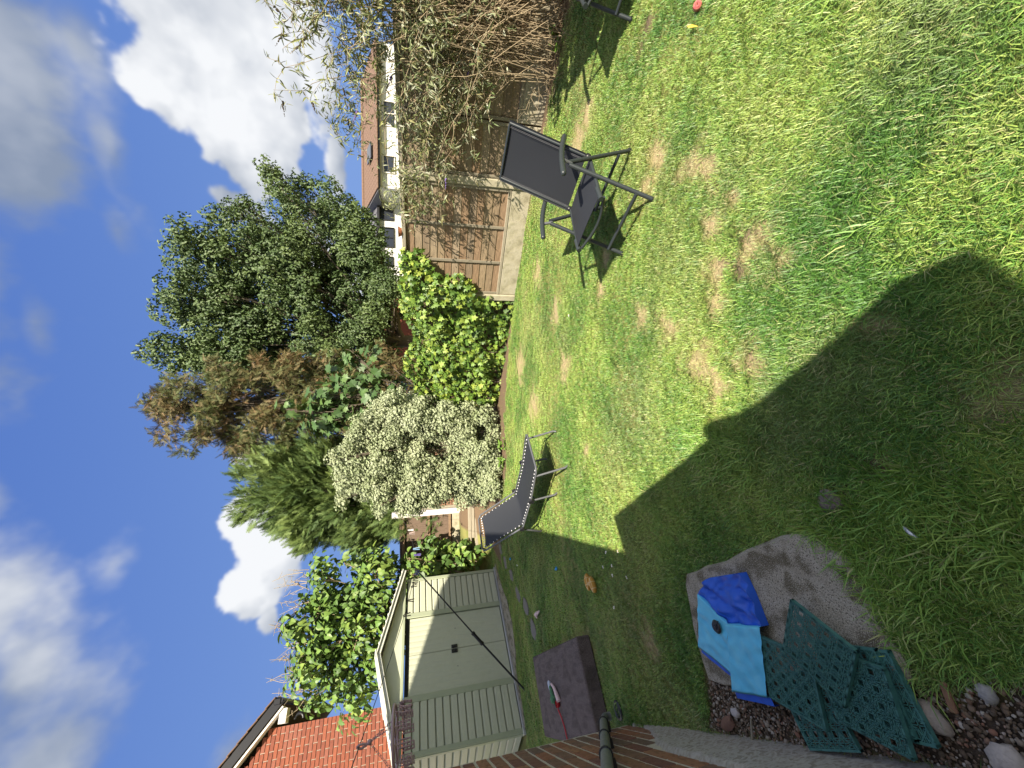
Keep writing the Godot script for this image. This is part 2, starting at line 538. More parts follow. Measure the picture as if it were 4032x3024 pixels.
var slab_poly := PackedVector2Array([Vector2(-1.25, -2.17), Vector2(-1.08, -1.93), Vector2(-0.90, -1.70), Vector2(-0.71, -1.44), Vector2(-0.665, -1.31), Vector2(-0.70, -1.18), Vector2(-0.83, -1.10), Vector2(-0.95, -1.03), Vector2(-1.06, -0.96), Vector2(-1.79, -1.94), Vector2(-1.58, -2.06)])
var gravel_poly := PackedVector2Array([Vector2(-1.55, -2.06), Vector2(-1.98, -1.98), Vector2(-2.14, -1.98), Vector2(-1.0, -0.50), Vector2(-0.80, -0.50), Vector2(-0.84, -0.70), Vector2(-0.93, -0.84), Vector2(-1.05, -0.95)])
var keep_off := []   # polygons without grass

func bank(x: float, z: float) -> float:
	return 0.62 * smoothstep(-9.6, -11.0, z) * smoothstep(0.5, -1.5, x)

func spot(list: Array, x: float, z: float) -> float:
	var w := 0.0
	var jag := lawn_fine.get_noise_2d(x * 9.0, z * 9.0) * 0.8 + lawn_fine.get_noise_2d(x * 31.0, z * 31.0) * 0.7
	for s in list:
		var dx: float = x - s[0]
		var dz: float = z - s[1]
		var d = sqrt(dx * dx + dz * dz) / s[2]
		if d < 2.2:
			w = maxf(w, 1.0 - smoothstep(0.25, 1.15, d + jag))
	return w

func in_bed(x: float, z: float) -> float:
	# bare earth under the ivy, the pale shrub and the butterfly bush
	var edge := lawn_fine.get_noise_2d(x * 3.0, z * 3.0) * 0.22
	var front := -7.45
	if x < -0.3:
		front = lerpf(-7.62, -8.25, clampf((-0.3 - x) / 2.3, 0.0, 1.0))
		front += 0.35 * smoothstep(-0.9, -1.5, x) * smoothstep(-2.3, -1.7, x)
	else:
		front = lerpf(-7.62, -6.85, clampf((x + 0.3) / 1.9, 0.0, 1.0))
	var a := smoothstep(0.06, -0.06, z - (front + edge)) if x < 2.2 and x > -4.0 else 0.0
	var off := (x - 1.602) * -0.646 + (z + 6.715) * 0.763
	var along := (x - 1.602) * 0.763 + (z + 6.715) * 0.646
	var b := smoothstep(0.30 + 0.35 * smoothstep(2.2, 3.4, along), 0.12, off + edge) if along > -0.3 else 0.0
	return maxf(a, b * smoothstep(0.3, 2.4, along))

func build_land() -> void:
	lawn_noise.seed = 3
	lawn_noise.frequency = 0.55
	lawn_noise.fractal_octaves = 4
	lawn_fine.seed = 9
	lawn_fine.frequency = 0.6
	lawn_fine.fractal_octaves = 3
	var xs := [-400.0, -120.0, -50.0, -28.0, -18.0, -12.0]
	var k := -9.0
	while k < 8.01:
		xs.append(k)
		k += 0.08
	xs.append_array([12.0, 18.0, 28.0, 50.0, 120.0, 400.0])
	var zs := [-500.0, -150.0, -60.0, -35.0, -24.0, -17.0]
	k = -13.0
	while k < 1.01:
		zs.append(k)
		k += 0.08
	zs.append_array([4.0, 10.0, 25.0, 60.0, 200.0])
	var mb := MB.new()
	var w := xs.size()
	for z in zs:
		for x in xs:
			var near: bool = absf(x) < 10 and z > -14 and z < 2
			var y: float = bank(x, z) + (lawn_noise.get_noise_2d(x * 2.0, z * 2.0) * 0.016 if near else 0.0)
			var gp := Geometry2D.is_point_in_polygon(Vector2(x, z), gravel_poly)
			if gp:
				y = -0.02 + lawn_fine.get_noise_2d(x * 20.0, z * 20.0) * 0.012
			mb.v.append(Vector3(x, y, z))
			var col := Color(0.13, 0.15, 0.036).lerp(Color(0.26, 0.25, 0.08), clampf(0.5 + lawn_noise.get_noise_2d(x * 3.0, z * 3.0) * 1.6, 0, 1))
			if near:
				col = col.lerp(Color(0.40, 0.31, 0.175), spot(straw_spots, x, z))
				col = col.lerp(Color(0.13, 0.095, 0.06), spot(soil_spots, x, z))
				col = col.lerp(Color(0.17, 0.115, 0.07), in_bed(x, z))
				if gp:
					col = Color(0.085, 0.062, 0.04)
			mb.c.append(col)
	for j in zs.size():
		for i in w:
			var q := j * w + i
			var du := mb.v[q + (1 if i < w - 1 else 0)] - mb.v[q - (1 if i > 0 else 0)]
			var dv := mb.v[q + (w if j < zs.size() - 1 else 0)] - mb.v[q - (w if j > 0 else 0)]
			mb.n.append(dv.cross(du).normalized())
	for j in zs.size() - 1:
		for i in w - 1:
			var q := j * w + i
			mb.ix.append_array([q, q + 1, q + w, q + 1, q + w + 1, q + w])
	var m := grained([Color(0.45, 0.45, 0.45), Color(0.85, 0.85, 0.85), Color(1, 1, 1), Color(0.6, 0.6, 0.6)], 0.06, Vector3.ONE * 3.0, 1.0, 1.0, 25, true, 6)
	m.vertex_color_use_as_albedo = true
	var o := part(self, "lawn", mb.mesh(), m)
	o.set_meta("kind", "structure")

# ------------------------------------------------------------------ the house beside the photographer
func build_house() -> void:
	var C0 := Vector3(-2.852, 0, -2.907)
	var wd := Vector3(0.609, 0, 0.793)
	var xf := Transform3D(Basis(-wd, Vector3.UP, Vector3(0.793, 0, -0.609)), C0)   # local x = -along, z = out into the garden
	var h := thing("brick_house", "brown brick house corner with cement plinth beside the gravel strip", "house", xf)
	var mb := MB.new()
	mb.prism([Vector2(0.06, -0.1), Vector2(0.06, 6.6), Vector2(-0.72, 7.3), Vector2(-3.75, 7.3), Vector2(-3.75, -0.1)], -6.0, -0.007)
	part(h, "wall", mb.mesh(), M.mortar)
	mb = MB.new()
	mb.prism([Vector2(0.2, 6.62), Vector2(0.2, 6.7), Vector2(-0.7, 7.45), Vector2(-3.8, 7.45), Vector2(-3.8, 7.32), Vector2(-0.72, 7.32)], -6.2, 0.05)
	part(h, "roof", mb.mesh(), M.roof_brown)
	mb = MB.new()
	mb.box(Vector3(-4.97, 1.2, -3.0), Vector3(2.42, 2.6, 5.97))
	part(h, "extension_wall", mb.mesh(), M.mortar)
	mb = MB.new()
	mb.prism([Vector2(-3.752, 2.52), Vector2(-3.752, 2.88), Vector2(-4.42, 2.82), Vector2(-4.85, 2.77), Vector2(-5.12, 2.76), Vector2(-5.38, 2.76), Vector2(-5.44, 2.70), Vector2(-5.9, 2.68), Vector2(-6.18, 2.70), Vector2(-6.18, 2.52)], -6.0, 0.3)
	mb.box(Vector3(-5.34, 2.86, 0.2), Vector3(0.10, 0.24, 0.19), 0.01)
	mb.blob(Vector3(-6.12, 2.69, 0.2), Vector3(0.075, 0.075, 0.1), Basis.IDENTITY, 0.0, 1, 12, 8)
	part(h, "eaves", mb.mesh(), M.roof_brown)
	# bricks, course by course
	var stock := []
	for ln in [0.282, 0.132, 0.06]:
		var b := MB.new()
		b.box(Vector3.ZERO, Vector3(ln, 0.080, 0.03), 0.004)
		stock.append(b.mesh())
	for c in 24:
		var y := 0.05 + c * 0.1
		var s := 0.0
		var first := true
		while s < 2.7:
			var kind := 0
			if first and c % 2 == 1:
				kind = 1
			var ln: float = [0.285, 0.135][kind]
			first = false
			var skip: bool = y < plinth_top(s + ln / 2.0) - 0.03
			if not skip:
				var q := Transform3D(Basis(Vector3(0, 0, 1), rnd(-0.004, 0.004)), Vector3(-(s + ln / 2.0), y + rnd(-0.002, 0.002), -0.0165 + rnd(-0.002, 0.002)))
				part(h, "brick", stock[kind], M.bricks[rng.randi() % 6], q)
			s += ln + 0.015
	# cement plinth, uneven along its top edge
	mb = MB.new()
	var rough := FastNoiseLite.new()
	rough.seed = 4
	rough.frequency = 5.0
	mb.grid(func(u: float, v: float) -> Vector3:
		var s2 := 0.12 + u * 3.0
		var top := plinth_top(s2) + rough.get_noise_1d(s2 * 3.0) * 0.035
		var y2 := lerpf(-0.08, top, v)
		var z2 := 0.035 - 0.022 * v + rough.get_noise_2d(s2 * 2.0, y2 * 4.0) * 0.009
		if v > 0.97:
			z2 = -0.02
		return Vector3(-s2, y2, z2), 90, 14)
	part(h, "plinth", mb.mesh(), M.cement)
	# sloping waste pipe with clips, draining into a gully at the corner
	mb = MB.new()
	var a := Vector3(0.10, 0.165, 0.07)
	var b2 := Vector3(-0.18, 0.285, 0.075)
	var c2 := Vector3(-1.9, 0.93, 0.075)
	mb.tube([a + Vector3(0.0, -0.05, 0.0), a, a.lerp(b2, 0.3), b2, c2], 0.030, 0.030, 14)
	var pipe := part(h, "waste_pipe", mb.mesh(), M.pipe)
	for t in [0.02, 0.38, 0.7]:
		var cb := MB.new()
		var at := b2.lerp(c2, t)
		var along := (c2 - b2).normalized()
		var ring := []
		for q in 14:
			var th := TAU * q / 14.0
			ring.append(at + (Vector3(0, 0, 1) * cos(th) + along.cross(Vector3(0, 0, 1)) * sin(th)) * 0.033)
		cb.tube(ring, 0.006, 0.006, 6, false, true)
		cb.box(at + Vector3(0.0, -0.02, -0.04), Vector3(0.02, 0.05, 0.05), 0.004)
		part(pipe, "clip", cb.mesh(), M.black)
	mb = MB.new()
	var tub := []
	for q in 16:
		tub.append(Vector3(0.15 + cos(TAU * q / 16.0) * 0.06, 0.012, 0.09 + sin(TAU * q / 16.0) * 0.06))
	mb.tube(tub, 0.014, 0.014, 6, false, true)
	mb.tube([Vector3(0.15, -0.05, 0.09), Vector3(0.15, 0.008, 0.09)], 0.058, 0.058, 14)
	part(h, "gully", mb.mesh(), M.black)
	keep_off.append(PackedVector2Array([Vector2(-2.95, -2.98), Vector2(-1.35, -0.9), Vector2(-0.9, -0.3), Vector2(-4, 1), Vector2(-8, -1)]))

func plinth_top(s: float) -> float:
	return 0.015 + 0.30 * smoothstep(0.25, 1.25, s) + 0.04 * smoothstep(1.2, 2.6, s)

# ------------------------------------------------------------------ neighbour's gable on the left
func build_neighbour() -> void:
	var xf := Transform3D(Basis(Vector3(0.765, 0, -0.644), Vector3.UP, Vector3(0.644, 0, 0.765)).orthonormalized(), Vector3(-10.3, 0, -13.0))
	var h := thing("gable_house", "tall red brick gable with black bargeboard and white soffit behind the shed", "house", xf)
	var mb := MB.new()
	mb.prism([Vector2(0, 0), Vector2(0, 6.0), Vector2(-4.0, 9.36), Vector2(-8.0, 6.0), Vector2(-8.0, 0)], -9.0, -0.012)
	part(h, "wall", mb.mesh(), M.pale_mortar)
	var stock := []
	for ln in [0.347, 0.163]:
		var b := MB.new()
		b.box(Vector3.ZERO, Vector3(ln, 0.098, 0.03), 0.003)
		stock.append(b.mesh())
	for c in range(15, 62):
		var y := 0.06 + c * 0.1185
		var s := 0.0
		var first := true
		var top_reach := 3.2
		while s < top_reach:
			var kind := 1 if first and c % 2 == 1 else 0
			var ln: float = [0.347, 0.163][kind]
			first = false
			if y + 0.02 < 6.0 + (s + ln * 0.95) * 0.84:
				part(h, "brick", stock[kind], M.reds[rng.randi() % 4], Transform3D(Basis.IDENTITY, Vector3(-(s + ln / 2.0), y, -0.004 + rnd(-0.002, 0.002))))
			s += ln + 0.020
	# verge: soffit, bargeboard, tiles
	var slope := Vector3(-1, 0.84, 0).normalized()
	var up := Vector3(0.84, 1, 0).normalized()
	var turn := Basis(-slope, up, Vector3(0, 0, 1))
	mb = MB.new()
	mb.box(Vector3(0.42, 5.92, 0) + slope * 2.75 + up * 0.02 + Vector3(0, 0, 0.16), Vector3(5.6, 0.05, 0.34), 0.0, turn)
	mb.box(Vector3(0.24, 5.88, 0.10), Vector3(0.36, 0.20, 0.36), 0.0)
	part(h, "soffit", mb.mesh(), M.white_paint)
	mb = MB.new()
	mb.box(Vector3(0.52, 5.92, 0) + slope * 2.85 + up * 0.13 + Vector3(0, 0, 0.36), Vector3(5.9, 0.24, 0.05), 0.005, turn)
	part(h, "bargeboard", mb.mesh(), M.black)
	mb = MB.new()
	mb.tube([Vector3(0.62, 5.98, 0.42), Vector3(0.62, 5.98, -8.0)], 0.075, 0.075, 10)
	mb.box(Vector3(0.60, 6.06, 0.40), Vector3(0.16, 0.2, 0.1), 0.02)
	part(h, "gutter", mb.mesh(), M.black)
	var tile := MB.new()
	tile.box(Vector3.ZERO, Vector3(0.34, 0.035, 0.5), 0.01)
	var tm := tile.mesh()
	for k in 18:
		part(h, "roof_tile", tm, M.roof_brown, Transform3D(turn * Basis(Vector3(0, 0, 1), -0.06), Vector3(0.52, 5.92, 0) + slope * (0.15 + k * 0.3) + up * (0.29 + rnd(0, 0.012)) + Vector3(0, 0, 0.2 + rnd(-0.02, 0.02))))
	mb = MB.new()
	mb.box(Vector3(0.5, 5.92, 0) + slope * 2.8 + up * 0.18 + Vector3(0, 0, -4.4), Vector3(5.7, 0.12, 8.8), 0.0, turn)
	mb.box(Vector3(-8.5, 5.92, 0) + Vector3(1, 0.84, 0).normalized() * 2.8 + Vector3(-0.84, 1, 0).normalized() * 0.18 + Vector3(0, 0, -4.3), Vector3(5.7, 0.12, 9.2), 0.0, Basis(Vector3(1, 0.84, 0).normalized(), Vector3(-0.84, 1, 0).normalized(), Vector3(0, 0, 1)))
	part(h, "roof", mb.mesh(), M.roof_brown)
	# overflow pipe elbow under the eaves
	mb = MB.new()
	var arc := []
	for k in 9:
		var th := PI * k / 8.0
		arc.append(Vector3(0.11 + sin(th) * 0.13, 5.46 + cos(th) * 0.12, 0.02))
	mb.tube(arc, 0.045, 0.045, 8)
	part(h, "overflow_pipe", mb.mesh(), M.black)

func window(h: Node3D, at: Vector3, w: float, ht: float, frame: Material, mull := 1) -> void:
	var mb := MB.new()
	for s in [-1, 1]:
		mb.box(at + Vector3(s * (w / 2.0 - 0.03), 0, 0.0), Vector3(0.06, ht, 0.1), 0.005)
		mb.box(at + Vector3(0, s * (ht / 2.0 - 0.03), 0.0), Vector3(w - 0.12, 0.06, 0.1), 0.005)
	for k in mull:
		mb.box(at + Vector3(-w / 2.0 + w * (k + 1) / (mull + 1.0), 0, 0.0), Vector3(0.05, ht - 0.12, 0.08), 0.004)
	var f := part(h, "window", mb.mesh(), frame)
	var g := MB.new()
	g.box(at + Vector3(0, 0, -0.03), Vector3(w - 0.1, ht - 0.1, 0.02))
	part(f, "pane", g.mesh(), M.glass)

func build_far_houses() -> void:
	var h := thing("white_house", "white rendered house with grey roof and dark framed windows beyond the fence", "house", Transform3D(Basis.IDENTITY, Vector3(8.5, 0, -24.0)))
	var mb := MB.new()
	mb.box(Vector3(0, 2.0, -3.0), Vector3(4.8, 4.1, 6.0))
	part(h, "wall", mb.mesh(), M.render_white)
	mb = MB.new()
	var e := 4.05
	var A := [Vector3(-2.6, e, 0.25), Vector3(2.6, e, 0.25), Vector3(2.6, e, -6.25), Vector3(-2.6, e, -6.25)]
	var R := [Vector3(-1.2, 5.3, -3.0), Vector3(1.6, 5.3, -3.0)]
	mb.flat([A[0], A[1], R[1], R[0]], Vector3(0, 4, -3))
	mb.flat([A[1], A[2], R[1]], Vector3(0, 4, -3))
	mb.flat([A[2], A[3], R[0], R[1]], Vector3(0, 4, -3))
	mb.flat([A[3], A[0], R[0]], Vector3(0, 4, -3))
	var roof := part(h, "roof", mb.mesh(), M.roof_grey)
	for k in 14:
		var s := MB.new()
		var x0 := -2.5 + k * 0.385
		var x1: float = lerpf(-1.2, 1.6, k / 13.0)
		s.tube([Vector3(x0, e + 0.01, 0.25), Vector3(x1, 5.31, -3.0)], 0.025, 0.025, 5)
		part(roof, "roof_seam", s.mesh(), M.roof_grey)
	mb = MB.new()
	mb.box(Vector3(0, 4.0, 0.24), Vector3(5.2, 0.14, 0.08), 0.01)
	part(h, "gutter", mb.mesh(), M.black)
	window(h, Vector3(1.7, 3.55, 0.03), 0.74, 0.8, M.black, 0)
	window(h, Vector3(0.33, 3.55, 0.03), 1.2, 0.86, M.black, 1)
	window(h, Vector3(-1.1, 3.55, 0.03), 0.6, 0.7, M.black, 0)
	h = thing("tiled_house", "white house with brown tiled roof behind the butterfly bush", "house", Transform3D(Basis.IDENTITY, Vector3(10.8, 0, -22.0)))
	mb = MB.new()
	mb.box(Vector3(4.1, 1.85, -3.2), Vector3(8.0, 3.9, 6.0))
	part(h, "wall", mb.mesh(), M.render_white)
	mb = MB.new()
	mb.prism([Vector2(-0.2, 3.8), Vector2(3.0, 4.9), Vector2(6.2, 3.8)], -0.1, 0.09)
	part(h, "gable_end", mb.mesh(), M.roof_grey, Transform3D(Basis(Vector3.UP, PI / 2.0), Vector3(-0.12, 0, -0.1)))
	var tile := MB.new()
	tile.box(Vector3.ZERO, Vector3(0.29, 0.05, 0.36), 0.012)
	var tm := tile.mesh()
	var pitch := atan2(1.1, 3.2)
	for r in 9:
		for c in 26:
			var d := r * 0.34
			part(h, "roof_tile", tm, M.roof_brown, Transform3D(Basis(Vector3.RIGHT, pitch + 0.05), Vector3(0.0 + c * 0.3, 3.86 + sin(pitch) * d, 0.1 - cos(pitch) * d)))
	mb = MB.new()
	mb.box(Vector3(4.0, 4.38, -1.55), Vector3(8.3, 0.08, 3.5), 0.0, Basis(Vector3.RIGHT, pitch))
	mb.box(Vector3(4.0, 4.38, -4.75), Vector3(8.3, 0.08, 3.5), 0.0, Basis(Vector3.RIGHT, -pitch))
	mb.tube([Vector3(-0.15, 4.98, -3.1), Vector3(8.1, 4.98, -3.1)], 0.1, 0.1, 8)
	part(h, "roof", mb.mesh(), M.roof_brown)
	mb = MB.new()
	mb.box(Vector3(4.0, 3.74, 0.12), Vector3(8.2, 0.13, 0.12), 0.02)
	part(h, "gutter", mb.mesh(), M.black)
	mb = MB.new()
	mb.box(Vector3(2.3, 4.35, -0.9), Vector3(0.9, 0.06, 0.9), 0.01, Basis(Vector3.RIGHT, pitch))
	part(h, "rooflight", mb.mesh(), M.glass)
	window(h, Vector3(1.4, 3.25, -0.17), 1.0, 0.66, M.white_paint, 0)
	window(h, Vector3(4.2, 3.2, -0.17), 1.4, 0.7, M.white_paint, 1)
	h = thing("low_brick_building", "low red brick building half hidden behind the oak trunk", "building", Transform3D(Basis.IDENTITY, Vector3(2.9, 0, -25.0)))
	mb = MB.new()
	mb.box(Vector3(0, 2.1, -2.0), Vector3(5.2, 4.2, 4.0))
	part(h, "wall", mb.mesh(), M.reds[0])
	mb = MB.new()
	mb.box(Vector3(0, 4.27, -2.0), Vector3(5.5, 0.14, 4.3), 0.02)
	part(h, "roof", mb.mesh(), M.roof_grey)

# ------------------------------------------------------------------ fences
func build_fence() -> void:
	var fd := Vector3(0.763, 0, 0.646).normalized()
	var xf := Transform3D(Basis(fd, Vector3.UP, Vector3(-fd.z, 0, fd.x)), Vector3(1.602, 0, -6.715))
	var f := thing("timber_fence", "weathered lap board fence with concrete posts behind the garden chair", "fence", xf)
	for s in [-0.05, 1.785, 4.42, 6.3]:
		var mb := MB.new()
		mb.box(Vector3(s, 0.92, 0.0), Vector3(0.115, 2.0 if s > 0 else 1.86, 0.11), 0.014)
		part(f, "post", mb.mesh(), M.post_concrete)
	var jp := MB.new()
	jp.box(Vector3(2.545, 0.95, -0.075), Vector3(0.09, 1.9, 0.08), 0.008)
	part(f, "post", jp.mesh(), M.boards[3])
	for seg in [[0.012, 1.722], [1.85, 2.535], [2.555, 4.355], [4.485, 6.235]]:
		var a: float = seg[0]
		var b: float = seg[1]
		var mid := (a + b) / 2.0
		var w := b - a
		var mb := MB.new()
		mb.box(Vector3(mid, 0.12, 0.0), Vector3(w, 0.35, 0.06), 0.008)
		part(f, "gravel_board", mb.mesh(), M.post_concrete)
		mb = MB.new()
		mb.box(Vector3.ZERO, Vector3(w, 0.132, 0.013), 0.002)
		var board := mb.mesh()
		for k in 13:
			var y := 0.40 + k * 0.1165
			part(f, "board", board, M.boards[rng.randi() % 6], Transform3D(Basis(Vector3.RIGHT, -0.085 + rnd(-0.012, 0.012)) * Basis(Vector3(0, 0, 1), rnd(-0.003, 0.003)), Vector3(mid, y, -0.006)))
		var cols := [a + 0.02, b - 0.02]
		if w > 1.0:
			cols = [a + 0.02, a + w / 3.0, a + w * 2.0 / 3.0, b - 0.02]
		for x in cols:
			mb = MB.new()
			mb.box(Vector3(x, 1.10, 0.019), Vector3(0.042, 1.50, 0.02), 0.003)
			part(f, "batten", mb.mesh(), M.batten)
		mb = MB.new()
		mb.box(Vector3(mid, 0.322, 0.014), Vector3(w, 0.045, 0.04), 0.004)
		part(f, "bottom_rail", mb.mesh(), M.rail)
		mb = MB.new()
		mb.box(Vector3(mid, 1.885, 0.006), Vector3(w, 0.06, 0.065), 0.006)
		part(f, "cap_rail", mb.mesh(), M.rail)
	# terracotta saucer on the cap rail
	var mb2 := MB.new()
	var prof := [[0.0, 0.0], [0.055, 0.0], [0.075, 0.045], [0.082, 0.05], [0.07, 0.05], [0.05, 0.012], [0.0, 0.012]]
	lathe(mb2, prof, 18)
	var pot := part(self, "terracotta_saucer", mb2.mesh(), plain(lin(0.36, 0.13, 0.06), 0.85), Transform3D(Basis.IDENTITY, xf * Vector3(0.97, 1.916, 0.0)))
	tag(pot, "small terracotta saucer standing on top of the fence", "saucer")

func lathe(mb: MB, prof: Array, sides: int) -> void:
	for k in prof.size() - 1:
		for i in sides:
			var t0 := TAU * i / sides
			var t1 := TAU * (i + 1) / sides
			var p := func(r: float, y: float, t: float) -> Vector3: return Vector3(r * cos(t), y, r * sin(t))
			var q := [p.call(prof[k][0], prof[k][1], t0), p.call(prof[k][0], prof[k][1], t1), p.call(prof[k + 1][0], prof[k + 1][1], t1), p.call(prof[k + 1][0], prof[k + 1][1], t0)]
			if prof[k][0] == 0.0:
				q = [q[0], q[2], q[3]]
			elif prof[k + 1][0] == 0.0:
				q = [q[0], q[1], q[2]]
			var mid := (t0 + t1) / 2.0
			var out := Vector3(prof[k + 1][1] - prof[k][1], 0, 0)
			var nrm := Vector3((prof[k + 1][1] - prof[k][1]) * cos(mid), -(prof[k + 1][0] - prof[k][0]), (prof[k + 1][1] - prof[k][1]) * sin(mid))
			mb.flat(q, (q[0] + q[1] + q[2]) / 3.0 - nrm)

func build_back_fence() -> void:
	var z := -11.5
	var f := thing("back_fence", "brown panel fence with pale post and concrete board behind the lounger", "fence", Transform3D(Basis.IDENTITY, Vector3(-3.70, 0, z)))
	var mb := MB.new()
	mb.box(Vector3(0, 1.45, 0.03), Vector3(0.16, 2.15, 0.14), 0.012)
	part(f, "post", mb.mesh(), M.white_paint)
	mb = MB.new()
	mb.box(Vector3(-1.5, 0.66, 0.0), Vector3(2.82, 0.34, 0.07), 0.01)
	part(f, "gravel_board", mb.mesh(), M.post_concrete)
	mb = MB.new()
	mb.box(Vector3.ZERO, Vector3(0.118, 1.50, 0.02), 0.003)
	var vb := mb.mesh()
	for k in 23:
		part(f, "board", vb, M.old_board, Transform3D(Basis(Vector3.UP, 0.09), Vector3(-0.15 - k * 0.12, 1.58, -0.01 + rnd(-0.003, 0.003))))
	for y in [0.9, 1.5, 2.22]:
		var r := MB.new()
		r.box(Vector3(-1.48, y, 0.04), Vector3(2.78, 0.07, 0.05), 0.006)
		part(f, "rail", r.mesh(), M.boards[3])
	mb = MB.new()
	mb.box(Vector3.ZERO, Vector3(2.2, 0.19, 0.018), 0.003)
	var bm := mb.mesh()
	for k in 9:
		part(f, "board", bm, M.red_board, Transform3D(Basis(Vector3.RIGHT, -0.09), Vector3(1.22, 0.58 + k * 0.175, 0.0)))
	mb = MB.new()
	mb.box(Vector3(1.22, 2.16, 0.02), Vector3(2.2, 0.06, 0.07), 0.006)
	mb.box(Vector3(0.13, 1.33, 0.03), Vector3(0.06, 1.65, 0.04), 0.004)
	part(f, "rail", mb.mesh(), M.rail)
	# stacked timber edging in front
	for k in 5:
		var t := MB.new()
		t.box(Vector3.ZERO, Vector3(1.5 + rnd(-0.2, 0.2), 0.085, 0.11), 0.012)
		var o := part(self, "edging_log", t.mesh(), M.rail, Transform3D(Basis(Vector3.UP, 0.12 + rnd(-0.05, 0.05)) * Basis(Vector3.RIGHT, rnd(-0.08, 0.08)), Vector3(-3.45 + rnd(-0.1, 0.1), 0.27 + (k % 3) * 0.088 + (0.0 if k < 3 else 0.045), -10.35 - (0.0 if k < 3 else 0.14))))
		tag(o, ["lowest weathered timber of the edging stack behind the lounger", "second weathered timber up in the edging stack", "top front timber of the edging stack", "lower rear timber of the edging stack", "upper rear timber of the edging stack"][k], "timber", "stacked timber edging")

# ------------------------------------------------------------------ the metal shed
func build_shed() -> void:
	var sd := Vector3(-0.5, 0, 0.866)
	var sn := Vector3(0.866, 0, 0.5)
	var xf := Transform3D(Basis(-sd, Vector3.UP, sn), Vector3(-4.413, 0, -9.054))
	var h := thing("metal_shed", "sage green metal shed with double doors and white gable trim", "shed", xf)
	keep_off.append(PackedVector2Array([Vector2(-4.35, -9.15), Vector2(-5.92, -6.25), Vector2(-8.2, -7.2), Vector2(-7.0, -10.6)]))
	var W := 3.10
	var D := 2.3
	var lap := func(length: float) -> ArrayMesh:
		var mb := MB.new()
		var p := [Vector2(-0.020, 0.0), Vector2(-0.020, 0.121), Vector2(-0.012, 0.121), Vector2(0.022, 0.094), Vector2(0.022, 0.003), Vector2(0.018, 0.0)]
		for k in p.size():
			var a: Vector2 = p[k]
			var b: Vector2 = p[(k + 1) % p.size()]
			mb.flat([Vector3(0, a.y, a.x), Vector3(length, a.y, a.x), Vector3(length, b.y, b.x), Vector3(0, b.y, b.x)], Vector3(length / 2.0, 0.06, 0.010))
		for x in [0.0, length]:
			mb.flat([Vector3(x, p[0].y, p[0].x), Vector3(x, p[1].y, p[1].x), Vector3(x, p[2].y, p[2].x), Vector3(x, p[3].y, p[3].x), Vector3(x, p[4].y, p[4].x), Vector3(x, p[5].y, p[5].x)], Vector3(length / 2.0, 0.06, 0.01))
		return mb.mesh()
	# body behind the cladding
	var mb := MB.new()
	mb.box(Vector3(-W / 2.0, 1.02, -D / 2.0 - 0.02), Vector3(W - 0.12, 2.0, D - 0.12))
	part(h, "inner_wall", mb.mesh(), M.shed_trim)
	var lr: ArrayMesh = lap.call(0.70)
	var ll: ArrayMesh = lap.call(0.68)
	var ls: ArrayMesh = lap.call(D - 0.14)
	for k in 15:
		var y := 0.06 + k * 0.1315
		part(h, "cladding_strip", lr, M.shed, Transform3D(Basis.IDENTITY, Vector3(-0.78, y, -0.006)))
		part(h, "cladding_strip", ll, M.shed, Transform3D(Basis.IDENTITY, Vector3(-3.03, y, -0.006)))
		part(h, "cladding_strip", ls, M.shed, Transform3D(Basis(Vector3.UP, -PI / 2.0), Vector3(-W + 0.012, y, -D + 0.06)))
		part(h, "cladding_strip", ls, M.shed, Transform3D(Basis(Vector3.UP, PI / 2.0), Vector3(-0.012, y, -0.08)))
	for p in [[-0.035, 0.07], [-0.83, 0.10], [-2.31, 0.10], [-W + 0.035, 0.07]]:
		mb = MB.new()
		mb.box(Vector3(p[0], 1.025, 0.008), Vector3(p[1], 2.03, 0.034), 0.006)
		part(h, "corner_trim", mb.mesh(), M.shed_trim)
	for x in [-0.006, -W + 0.006]:
		mb = MB.new()
		mb.box(Vector3(x, 1.025, -0.06), Vector3(0.03, 2.03, 0.10), 0.006)
		part(h, "corner_trim", mb.mesh(), M.shed_trim)
	# doors with shallow upright ribs
	for s in 2:
		mb = MB.new()
		var x0 := -0.89 if s == 0 else -1.592
		var x1 := -1.582 if s == 0 else -2.27
		mb.grid(func(u: float, v: float) -> Vector3: return Vector3(lerpf(x0, x1, u), lerpf(0.07, 1.955, v), -0.012 - 0.004 * pow(absf(sin(u * PI * 7.0)), 6.0) + 0.0012 * sin(v * 9.0 + u * 4.0)), 84, 10)
		mb.box(Vector3((x0 + x1) / 2.0, 1.01, -0.024), Vector3(absf(x1 - x0), 1.89, 0.008))
		var d := part(h, "door", mb.mesh(), M.shed)
		mb = MB.new()
		var hx := -1.545 if s == 0 else -1.63
		mb.box(Vector3(hx, 1.09, 0.0), Vector3(0.062, 0.12, 0.016), 0.004)
		mb.box(Vector3(hx, 1.09, 0.016), Vector3(0.042, 0.03, 0.022), 0.006)
		part(d, "handle", mb.mesh(), M.black)
		mb = MB.new()
		mb.tube([Vector3((x0 + x1) / 2.0 + 0.03, 1.05, -0.012), Vector3((x0 + x1) / 2.0 + 0.03, 1.05, -0.004)], 0.008, 0.008, 8)
		part(d, "screw_head", mb.mesh(), M.dark_metal)
	mb = MB.new()
	mb.box(Vector3(-1.58, 0.035, 0.004), Vector3(1.42, 0.03, 0.05), 0.004)
	part(h, "threshold", mb.mesh(), M.zinc)
	mb = MB.new()
	mb.box(Vector3(-W / 2.0, 0.022, 0.012), Vector3(W + 0.06, 0.045, 0.05), 0.004)
	part(h, "base_rail", mb.mesh(), M.zinc)
	mb = MB.new()
